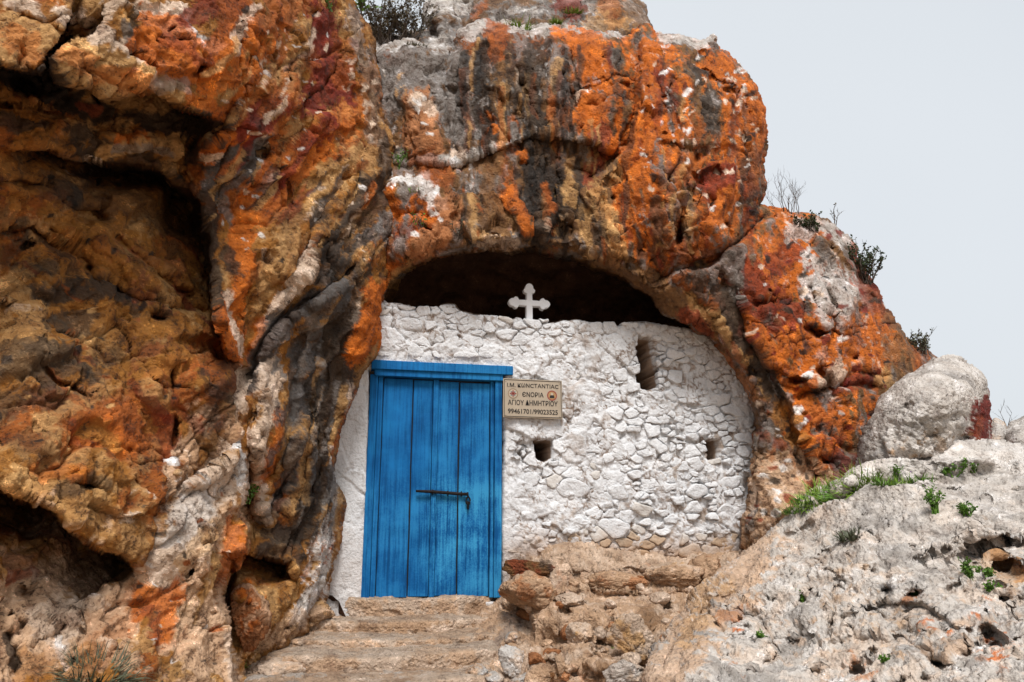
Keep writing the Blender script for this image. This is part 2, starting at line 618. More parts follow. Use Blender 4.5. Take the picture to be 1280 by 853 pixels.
# far ground sheet
gx, gy = np.meshgrid(np.linspace(-1, 1, 81), np.linspace(-1, 1, 81))
gx, gy = np.sign(gx) * np.abs(gx) ** 3 * 600, np.sign(gy) * np.abs(gy) ** 3 * 600
gp = np.stack([gx.ravel(), gy.ravel(), np.zeros(gx.size)], 1)
gp[:, 2] = -1.15 + 0.25 * fbm(gp, 3.0, 4, 3) - 0.0 * gp[:, 1]
ii, jj = np.meshgrid(np.arange(80), np.arange(80))
q0 = (jj * 81 + ii).ravel()
tag(mesh_np('ground', gp, np.stack([q0, q0 + 1, q0 + 82, q0 + 81], 1), M_SOIL), kind='structure')



def streaks(seed, x0, x1, y0, y1, n, keys, lean=0.0, lmin=40, lmax=120, wmin=1.5, wmax=5, op=0.8):
    """thin water stains running down a face"""
    r = random.Random(seed)
    out = []
    for _ in range(n):
        x, y = r.uniform(x0, x1), r.uniform(y0, y1)
        l = r.uniform(lmin, lmax)
        l = min(l, y1 + 20 - y)
        if l < 10: continue
        out.append((r.choice(keys), r.uniform(wmin, wmax), op * r.uniform(0.6, 1.0), [(x, y), (x + lean * l * 0.5 + r.uniform(-4, 4), y + l * 0.5), (x + lean * l, y + l)], r.choice(['', '', 's', 'd'])))
    return out


def flecks(seed, x0, x1, y0, y1, n, keys, wmin=1.5, wmax=4, op=0.9):
    r = random.Random(seed)
    return [(r.choice(keys), r.uniform(wmin, wmax), op, [(x, y), (x + r.uniform(-5, 5), y + r.uniform(-3, 3))]) for x, y in ((r.uniform(x0, x1), r.uniform(y0, y1)) for _ in range(n))]


def cracks(seed, x0, x1, y0, y1, n, ang, spread=25, lmin=30, lmax=110, depth=0.06, wid=2.2):
    """long narrow jagged fractures"""
    r = random.Random(seed)
    out = []
    for _ in range(n):
        x, y = r.uniform(x0, x1), r.uniform(y0, y1)
        a = math.radians(ang + r.uniform(-spread, spread))
        l, pts = r.uniform(lmin, lmax), [(x, y)]
        for k in range(5):
            a2 = a + r.uniform(-0.6, 0.6)
            x, y = x + math.cos(a2) * l / 5, y + math.sin(a2) * l / 5
            pts.append((x, y))
        out.append(('groove', pts, depth * r.uniform(0.5, 1.3), wid * r.uniform(0.7, 1.3)))
    return out


def random_pits(seed, poly, n, rmin, rmax, dmin, dmax):
    r = random.Random(seed)
    xs, ys = [p[0] for p in poly], [p[1] for p in poly]
    out = []
    while len(out) < n:
        x, y = r.uniform(min(xs), max(xs)), r.uniform(min(ys), max(ys))
        if poly_sdf(np.array([[x]]), np.array([[y]]), poly)[0, 0] < 6: continue
        q = r.random() ** 2.5
        rad = rmin + (rmax - rmin) * q
        out.append(('pit', (x, y), dmin + (dmax - dmin) * q * r.uniform(0.6, 1.2), rad * r.uniform(0.9, 1.8), rad * r.uniform(0.6, 1.0), r.uniform(-40, 40)))
    return out


LEFT_OUT = [(-360, -110), (425, -110), (440, 0), (452, 22), (468, 50), (473, 100), (479, 143), (492, 183), (494, 213), (486, 240), (497, 267), (499, 290),
            (497, 317), (482, 350), (478, 384), (476, 417), (470, 444), (449, 468), (444, 484), (435, 510), (427, 537), (419, 568), (417, 602),
            (427, 635), (424, 662), (420, 685), (412, 712), (409, 742), (398, 764), (385, 790), (350, 812), (310, 835), (300, 960), (-360, 960)]
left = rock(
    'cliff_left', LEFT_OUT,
    ctrl=[(-340, 0, -3.3), (-340, 400, -2.9), (-340, 850, -3.2), (470, 100, 0.10), (480, 230, -0.15), (450, 0, 0.05), (400, 100, -0.55), (350, 250, -0.95), (300, 330, -1.15), (300, 450, -1.05),
          (440, 500, -0.30), (410, 740, -0.25), (360, 600, -0.75), (310, 600, -1.0), (250, 700, -1.65), (250, 850, -1.75), (100, 850, -2.25), (0, 850, -2.45),
          (250, 100, -1.85), (200, 50, -2.1), (100, 50, -2.45), (0, 50, -2.6), (-120, 50, -2.9), (0, -100, -2.2), (250, -100, -1.5), (430, -100, 0.2),
          (100, 150, -2.1), (100, 210, -1.75), (0, 200, -2.2), (200, 250, -1.2), (235, 280, -1.05), (100, 270, -1.55), (100, 350, -1.65), (100, 450, -1.85),
          (100, 560, -2.15), (0, 590, -2.45), (60, 615, -2.3), (150, 665, -1.95), (200, 400, -1.45), (265, 440, -1.4), (225, 530, -1.4), (200, 620, -1.75),
          (-120, 400, -2.2), (0, 400, -1.95), (0, 740, -2.3), (100, 740, -2.0), (160, 700, -1.8), (-120, 850, -2.8), (300, 950, -1.7), (0, 950, -2.7),
          (380, 420, -0.75), (395, 600, -0.5), (340, 780, -0.85), (450, 400, -0.42), (290, 570, -1.3)],
    feats=[('ledge', [(-125, 70), (-20, 80), (25, 86), (55, 90), (62, 72), (76, 96), (110, 105), (130, 122), (195, 112), (204, 122), (250, 145), (275, 150)], 0.62, 75),
           ('ledge', [(-20, 175), (60, 186), (120, 200), (165, 205), (210, 216), (250, 252), (262, 295), (268, 360), (280, 435), (300, 455)], 0.62, 38),
           ('ledge', [(-125, 570), (-20, 585), (5, 596), (30, 625), (70, 637), (110, 671), (165, 702), (173, 720)], 0.85, 65),
           ('ledge', [(298, 552), (272, 578), (245, 602), (215, 622)], 0.14, 22),
           ('ledge', [(288, 930), (284, 853), (281, 790), (277, 745), (290, 720), (302, 690), (304, 660), (296, 640), (301, 600), (299, 556)], 0.42, 50),
           ('ledge', [(276, 692), (300, 690), (330, 694), (356, 702), (366, 732)], 0.55, 38),
           ('ledge', [(440, 340), (400, 372), (376, 384), (340, 420), (318, 470), (306, 510)], 0.14, 24),
           ('ledge', [(375, 22), (383, 60), (376, 122), (386, 136), (404, 146), (424, 140)], -0.10, 20),
           ('groove', [(-20, 290), (40, 284), (110, 335), (120, 346), (170, 375), (245, 386), (268, 396)], 0.10, 4),
           ('groove', [(60, 283), (95, 310), (118, 342)], 0.08, 4),
           ('groove', [(140, 290), (190, 335), (240, 375)], 0.07, 3.5),
           ('groove', [(55, 33), (90, 50), (112, 90), (116, 100), (124, 128)], 0.06, 2.6),
           ('groove', [(0, 8), (55, 32), (80, 18), (110, 22)], 0.04, 3),
           ('groove', [(20, 50), (30, 66), (22, 82)], 0.06, 4),
           ('groove', [(370, 400), (366, 470), (356, 560), (346, 640)], 0.09, 9), ('groove', [(440, 380), (396, 430), (382, 500), (378, 570), (368, 650)], 0.05, 7),
           ('groove', [(408, 420), (404, 520), (392, 640)], 0.04, 5), ('groove', [(424, 440), (414, 540), (404, 620)], 0.035, 5),
           ('groove', [(315, 500), (307, 560), (310, 620), (318, 660)], 0.12, 8),
           ('groove', [(450, 330), (425, 352), (405, 364), (382, 378)], 0.12, 4),
           ('groove', [(300, 590), (285, 600), (270, 618)], 0.03, 3),
           ('groove', [(188, 640), (190, 690), (180, 712)], 0.06, 4),
           ('groove', [(10, 790), (18, 810), (14, 850)], 0.10, 5), ('groove', [(20, 800), (30, 780), (14, 770)], 0.08, 4),
           ('groove', [(90, 780), (125, 765), (140, 750)], 0.07, 6), ('groove', [(60, 800), (95, 770), (110, 760)], 0.04, 4),
           ('groove', [(400, 145), (372, 165), (345, 200)], 0.04, 4), ('groove', [(350, 60), (320, 100), (285, 130), (262, 170)], 0.07, 6),
           ('groove', [(300, 20), (325, 60), (300, 90)], 0.05, 5), ('groove', [(425, 5), (405, 40), (383, 90)], 0.05, 6),
           ('groove', [(440, 210), (410, 250), (385, 300), (360, 350)], 0.06, 7), ('groove', [(460, 150), (445, 220), (425, 280)], 0.04, 5),
           ('bump', [(465, 375), (462, 410), (452, 445)], 0.10, 20), ('bump', [(440, 490), (425, 535), (412, 585)], 0.08, 9),
           ('bump', [(262, 400), (268, 440), (262, 470)], 0.16, 24), ('bump', [(240, 470), (215, 560)], 0.06, 20),
           ('bump', [(188, 485), (195, 500)], 0.14, 18), ('bump', [(455, 320), (450, 335)], 0.08, 14),
           ('bump', [(400, 310), (370, 350), (345, 390), (320, 430)], 0.10, 9), ('bump', [(395, 375), (420, 362)], 0.10, 10),
           ('bump', [(330, 470), (326, 530), (318, 590), (330, 640)], 0.10, 12),
           ('bump', [(135, 180), (215, 178)], 0.10, 14), ('bump', [(30, 400), (40, 460)], 0.12, 30), ('bump', [(310, 745), (320, 770)], 0.28, 17),
           ('bump', [(190, 350), (130, 310)], 0.12, 18), ('bump', [(60, 350), (100, 360)], 0.10, 26),
           ('pit', (197, 54), 0.14, 6, 7), ('pit', (229, 49), 0.14, 10, 5), ('pit', (255, 87), 0.14, 9, 6, -20), ('pit', (62, 75), 0.18, 6, 14),
           ('pit', (120, 118), 0.16, 5, 14, -10), ('pit', (8, 135), 0.12, 6, 4), ('pit', (195, 400), 0.14, 14, 9), ('pit', (217, 470), 0.16, 8, 22),
           ('pit', (218, 540), 0.14, 6, 22), ('pit', (35, 308), 0.10, 12, 6), ('pit', (30, 110), 0.15, 28, 14, 20), ('pit', (270, 165), 0.12, 14, 8, -50),
           ('pit', (105, 610), 0.12, 22, 7, 10), ('pit', (255, 680), 0.14, 6, 6, -30), ('pit', (240, 712), 0.14, 6, 5), ('pit', (184, 693), 0.12, 3, 5),
           ('pit', (325, 640), 0.12, 8, 3), ('pit', (330, 190), 0.12, 12, 14), ('pit', (110, 30), 0.08, 8, 6), ('pit', (165, 70), 0.10, 10, 9, 40),
           ('pit', (180, 85), 0.14, 12, 6, 20), ('pit', (395, 715), 0.12, 4, 4), ('pit', (393, 770), 0.2, 7, 7), ('pit', (362, 400), 0.1, 5, 4),
           ('pit', (310, 770), 0.12, 14, 10), ('pit', (285, 735), 0.35, 12, 34, 12), ('pit', (230, 370), 0.10, 18, 10, 40), ('pit', (110, 265), 0.12, 30, 10, 10),
           ('pit', (225, 265), 0.30, 26, 34, -25), ('pit', (150, 225), 0.25, 60, 16, 6), ('pit', (25, 235), 0.14, 30, 8, 5), ('pit', (10, 640), 0.5, 60, 26, 20)]
    + cracks(51, 0, 250, 270, 560, 8, 35, depth=0.05, wid=1.6) + cracks(52, 280, 470, 10, 320, 10, 120, lmin=35, lmax=110, depth=0.05, wid=1.6) + cracks(53, 310, 430, 330, 680, 8, 100, lmin=60, lmax=150, depth=0.05, wid=1.8) + cracks(54, 0, 300, 560, 850, 9, 140, lmin=35, lmax=90, depth=0.05, wid=1.6) + cracks(55, 0, 250, 0, 110, 5, 50, lmin=30, lmax=90, depth=0.05, wid=1.6)
    + random_pits(56, [(-40, 0), (430, 0), (470, 300), (400, 800), (-40, 850)], 45, 1.8, 6, 0.02, 0.09),
    base=('Y', 'B', 'o', 'T'),
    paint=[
        # pale block, top left
        ('T', 48, 0.9, [(-100, 30), (60, 60), (190, 105)]), ('O', 20, 0.45, [(20, 55), (60, 85)]), ('O', 14, 0.5, [(70, 70), (110, 85), (180, 112)]),
        ('P', 15, 0.95, [(72, 22), (110, 24), (140, 50), (168, 74)]), ('P', 11, 0.9, [(10, 4), (40, 10), (52, 28)]), ('P', 8, 0.7, [(185, 100), (195, 112)]),
        ('P', 16, 0.85, [(130, 12), (180, 22), (225, 12)]), ('W', 8, 0.9, [(205, 42), (232, 28), (250, 50), (266, 60)]), ('D', 11, 0.8, [(160, 18), (166, 48)]),
        ('g', 9, 0.8, [(150, 30), (165, 62), (185, 85)]),
        ('O', 34, 0.9, [(185, 55), (260, 85), (310, 50)]), ('R', 16, 0.85, [(243, 14), (280, 8)]), ('R', 10, 0.6, [(205, 55), (235, 65), (275, 95)]),
        ('o', 26, 0.8, [(290, 20), (330, 30), (350, 5)]), ('P', 6, 0.75, [(290, 70), (300, 40), (318, 10)]), ('O', 20, 0.8, [(330, 70), (300, 95), (270, 105)]),
        # sooty ceiling of the hollow, its shade painted into the dark strokes as well
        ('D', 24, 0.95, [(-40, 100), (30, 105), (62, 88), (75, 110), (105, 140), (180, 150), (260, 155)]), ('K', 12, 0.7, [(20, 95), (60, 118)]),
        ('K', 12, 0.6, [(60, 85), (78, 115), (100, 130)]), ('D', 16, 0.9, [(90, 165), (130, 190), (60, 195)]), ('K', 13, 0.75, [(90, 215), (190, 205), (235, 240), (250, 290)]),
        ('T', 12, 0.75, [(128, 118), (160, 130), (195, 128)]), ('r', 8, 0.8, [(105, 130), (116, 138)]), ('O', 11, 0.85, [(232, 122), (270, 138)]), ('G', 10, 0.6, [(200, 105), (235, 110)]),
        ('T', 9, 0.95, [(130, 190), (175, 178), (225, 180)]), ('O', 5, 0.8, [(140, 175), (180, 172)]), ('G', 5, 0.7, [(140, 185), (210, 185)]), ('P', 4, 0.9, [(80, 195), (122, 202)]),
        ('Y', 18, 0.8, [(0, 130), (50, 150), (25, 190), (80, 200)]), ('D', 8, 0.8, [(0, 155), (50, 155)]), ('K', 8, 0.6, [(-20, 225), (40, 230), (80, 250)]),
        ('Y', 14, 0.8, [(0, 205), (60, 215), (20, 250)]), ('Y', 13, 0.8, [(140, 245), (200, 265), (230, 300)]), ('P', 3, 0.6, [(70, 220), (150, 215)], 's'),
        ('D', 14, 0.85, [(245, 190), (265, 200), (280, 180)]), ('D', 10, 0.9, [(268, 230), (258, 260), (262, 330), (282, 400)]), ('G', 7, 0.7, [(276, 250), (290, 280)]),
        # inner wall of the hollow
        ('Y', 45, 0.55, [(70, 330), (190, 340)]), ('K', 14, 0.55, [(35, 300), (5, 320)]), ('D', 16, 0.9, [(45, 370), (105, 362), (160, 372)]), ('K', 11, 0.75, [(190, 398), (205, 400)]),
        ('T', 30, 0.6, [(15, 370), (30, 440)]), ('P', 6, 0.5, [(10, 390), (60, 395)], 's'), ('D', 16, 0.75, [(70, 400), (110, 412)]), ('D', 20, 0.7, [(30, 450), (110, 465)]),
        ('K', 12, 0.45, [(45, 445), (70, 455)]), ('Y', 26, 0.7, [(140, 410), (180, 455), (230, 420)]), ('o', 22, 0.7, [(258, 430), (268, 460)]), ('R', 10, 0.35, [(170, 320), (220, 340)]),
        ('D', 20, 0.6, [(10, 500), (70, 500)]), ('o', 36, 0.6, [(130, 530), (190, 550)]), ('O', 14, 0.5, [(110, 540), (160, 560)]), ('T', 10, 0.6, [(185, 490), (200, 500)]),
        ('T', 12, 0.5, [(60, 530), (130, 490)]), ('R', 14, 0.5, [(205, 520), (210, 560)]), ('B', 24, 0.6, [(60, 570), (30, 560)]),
        # face right of the hollow
        ('O', 18, 0.9, [(305, 285), (296, 350), (290, 425)]), ('O', 20, 0.75, [(315, 270), (360, 220), (410, 170)]), ('P', 6, 0.85, [(283, 370), (292, 400), (300, 435)]),
        ('P', 4, 0.85, [(330, 315), (334, 325)]), ('D', 12, 0.85, [(283, 320), (290, 345)]), ('g', 16, 0.9, [(318, 185), (328, 225)]), ('g', 18, 0.85, [(300, 195), (275, 225)]),
        ('G', 6, 0.8, [(330, 180), (322, 215), (330, 240)]), ('O', 7, 0.95, [(262, 200), (280, 178), (298, 165)]), ('P', 5, 0.9, [(262, 200), (275, 195)]),
        ('R', 15, 0.9, [(308, 160), (330, 138), (345, 130)]), ('K', 8, 0.5, [(312, 155), (335, 140)]),
        ('O', 26, 0.6, [(395, 180), (430, 150), (445, 110)]), ('R', 22, 0.95, [(402, 30), (412, 75), (420, 112), (398, 130)]), ('o', 12, 0.6, [(425, 55), (432, 100)]),
        ('R', 12, 0.75, [(375, 180), (410, 160)]), ('P', 5, 0.85, [(362, 30), (345, 70), (300, 105)], 's'), ('P', 5, 0.85, [(388, 38), (378, 65), (360, 85)]), ('W', 4, 0.7, [(330, 90), (335, 95)]),
        ('o', 20, 0.6, [(340, 120), (370, 80)]), ('P', 5, 0.6, [(310, 110), (280, 145)], 's'),
        ('G', 11, 0.6, [(437, 20), (452, 80), (462, 140), (472, 190)]), ('B', 14, 0.6, [(450, 100), (470, 180), (480, 230)]), ('P', 8, 0.6, [(432, 70), (440, 110), (462, 150), (478, 210)], 's'),
        ('D', 12, 0.7, [(478, 185), (478, 235)]), ('D', 24, 0.75, [(465, 240), (440, 280), (405, 325)]), ('T', 8, 0.85, [(440, 190), (405, 225), (385, 265)]), ('O', 6, 0.7, [(460, 235), (450, 255)]),
        ('T', 10, 0.7, [(440, 225), (425, 260), (410, 285)], 's'), ('g', 14, 0.8, [(470, 290), (450, 300), (430, 330), (400, 350)]), ('G', 12, 0.75, [(478, 275), (490, 300)]),
        ('o', 20, 0.5, [(370, 200), (335, 260)]), ('B', 16, 0.6, [(360, 280), (345, 320), (335, 350)]), ('T', 10, 0.6, [(350, 300), (330, 380)]),
        ('P', 8, 0.95, [(384, 310), (370, 350), (345, 390), (322, 428)]), ('O', 6, 0.7, [(330, 400), (312, 440)]), ('g', 12, 0.9, [(420, 350), (370, 385), (335, 430), (318, 475)]),
        ('T', 8, 0.7, [(445, 320), (455, 335)]), ('G', 9, 0.8, [(430, 360), (400, 395), (372, 450)]), ('P', 6, 0.85, [(388, 385), (395, 375)]), ('P', 5, 0.7, [(408, 400), (385, 430), (374, 470)]),
        ('D', 26, 0.85, [(432, 400), (418, 480), (400, 570), (385, 660)]), ('B', 8, 0.6, [(424, 420), (412, 520), (396, 620)]), ('B', 5, 0.6, [(395, 440), (388, 540), (376, 640)]),
        ('T', 4, 0.6, [(402, 540), (392, 600)]), ('G', 5, 0.85, [(374, 460), (362, 540), (350, 610), (325, 650)]), ('P', 12, 0.85, [(340, 465), (330, 520), (316, 575), (330, 640)]),
        ('O', 7, 0.8, [(346, 520), (342, 560), (333, 600)]), ('F', 10, 0.7, [(310, 580), (315, 620)]), ('O', 17, 1.0, [(466, 370), (463, 400), (450, 440)]), ('O', 9, 0.95, [(441, 490), (428, 530), (415, 575)]),
        ('P', 7, 0.8, [(436, 480), (430, 510)]), ('P', 5, 0.8, [(448, 380), (440, 400)]), ('W', 5, 1.0, [(416, 560), (405, 610), (396, 640)]), ('W', 15, 0.9, [(400, 645), (398, 700), (385, 745), (370, 775)]),
        ('O', 9, 0.85, [(418, 630), (412, 670), (395, 690)], 's'), ('F', 9, 0.8, [(398, 650), (388, 690), (380, 720)], 's'), ('D', 18, 0.8, [(330, 670), (355, 665)]), ('g', 10, 0.6, [(335, 640), (360, 625)]),
        ('B', 12, 0.8, [(350, 650), (380, 650)], 's'), ('O', 10, 0.9, [(312, 738), (322, 748)]), ('P', 10, 0.7, [(300, 775), (330, 790)], 's'), ('E', 18, 0.7, [(330, 800), (370, 780)]),
        # lobe, buttress and lower ledge
        ('T', 18, 0.6, [(20, 595), (80, 625), (140, 655), (165, 685)]), ('P', 15, 0.8, [(165, 625), (180, 650), (160, 640)], 's'), ('D', 12, 0.6, [(80, 610), (125, 608)]), ('O', 12, 0.5, [(40, 590), (90, 590)]),
        ('E', 14, 0.7, [(255, 520), (235, 580), (215, 610)]), ('D', 14, 0.6, [(285, 470), (270, 520), (262, 560)]), ('P', 7, 0.8, [(300, 470), (296, 510)]), ('E', 12, 0.6, [(290, 540), (275, 560)]),
        ('E', 60, 0.85, [(20, 780), (120, 800), (60, 720)]), ('E', 50, 0.8, [(255, 640), (220, 720), (250, 840)]), ('F', 24, 0.6, [(150, 760), (120, 820)]), ('P', 26, 0.6, [(60, 745), (100, 800)], 's'),
        ('P', 30, 0.9, [(280, 590), (240, 640), (212, 690)]), ('C', 20, 0.6, [(250, 620), (215, 670)]), ('W', 7, 0.9, [(292, 560), (290, 600)]), ('T', 10, 0.6, [(265, 660), (225, 700)]), ('O', 13, 0.8, [(288, 660), (290, 700), (280, 720)]),
        ('P', 14, 0.7, [(190, 700), (205, 735)]), ('O', 20, 0.85, [(180, 755), (220, 745), (200, 795)]), ('r', 10, 0.6, [(185, 770), (190, 800)]), ('E', 38, 0.8, [(255, 770), (235, 850), (230, 930)]),
        ('P', 6, 0.7, [(280, 800), (284, 850)]), ('E', 35, 0.65, [(40, 730), (120, 740), (60, 800)]), ('F', 16, 0.7, [(15, 715), (55, 690)]), ('R', 7, 0.7, [(22, 722), (40, 720)]), ('P', 14, 0.75, [(50, 780), (95, 760), (75, 810)]),
        ('W', 6, 0.7, [(72, 800), (80, 830)]), ('W', 3, 0.9, [(108, 748), (114, 746)]), ('Y', 20, 0.6, [(100, 830), (40, 840)]), ('B', 12, 0.6, [(110, 700), (150, 720)]), ('K', 6, 0.8, [(5, 800), (16, 830)]),
    ] + [('D', 34, 0.85, [(440, 330), (412, 420), (405, 520), (385, 640)]), ('g', 18, 0.8, [(430, 350), (385, 400), (370, 480), (358, 600)]), ('D', 22, 0.8, [(340, 690), (370, 660), (380, 620)]), ('B', 10, 0.5, [(420, 430), (405, 560)], 's'), ('T', 4, 0.6, [(398, 450), (385, 560), (376, 630)]), ('D', 20, 0.5, [(60, 240), (160, 250), (230, 300)]), ('K', 12, 0.45, [(100, 225), (200, 225), (240, 280)]), ('D', 26, 0.75, [(20, 300), (90, 380), (60, 440)], 'd'), ('D', 20, 0.8, [(100, 190), (30, 200), (-20, 240)], 'd'), ('r', 26, 0.6, [(150, 330), (200, 420), (140, 520)], 'd'), ('P', 24, 0.5, [(40, 740), (110, 790), (30, 830)], 'd'), ('D', 18, 0.6, [(120, 470), (40, 500), (160, 440)], 'd'), ('O', 15, 0.9, [(466, 370), (463, 400), (450, 440)])] + streaks(1, 372, 432, 400, 640, 40, 'DDKBTgG', lean=-0.16, op=0.85) + streaks(2, 400, 470, 190, 340, 26, 'DKTPBg', lean=-0.55, lmin=25, lmax=80) + streaks(3, 290, 400, 30, 260, 60, 'RoPOKTR', lean=-0.75, lmin=18, lmax=60, wmax=4)  # dark strokes across the upper hollow deepen its shade in the colour
    + flecks(4, 270, 470, 10, 330, 90, 'PPWK', wmin=1.0, wmax=2.4) + streaks(5, 20, 250, 290, 540, 50, 'DKoYYR', lean=0.9, lmin=15, lmax=60, wmax=6, op=0.7) + flecks(6, 160, 300, 570, 840, 50, 'PWDo', wmin=1.0, wmax=2.8) + flecks(7, 0, 250, 200, 560, 50, 'KKYTD', wmax=5),
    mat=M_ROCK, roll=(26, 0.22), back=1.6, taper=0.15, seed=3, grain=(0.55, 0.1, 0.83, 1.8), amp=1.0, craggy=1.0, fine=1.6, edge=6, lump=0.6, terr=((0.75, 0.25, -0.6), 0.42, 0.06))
tag(left, kind='structure')

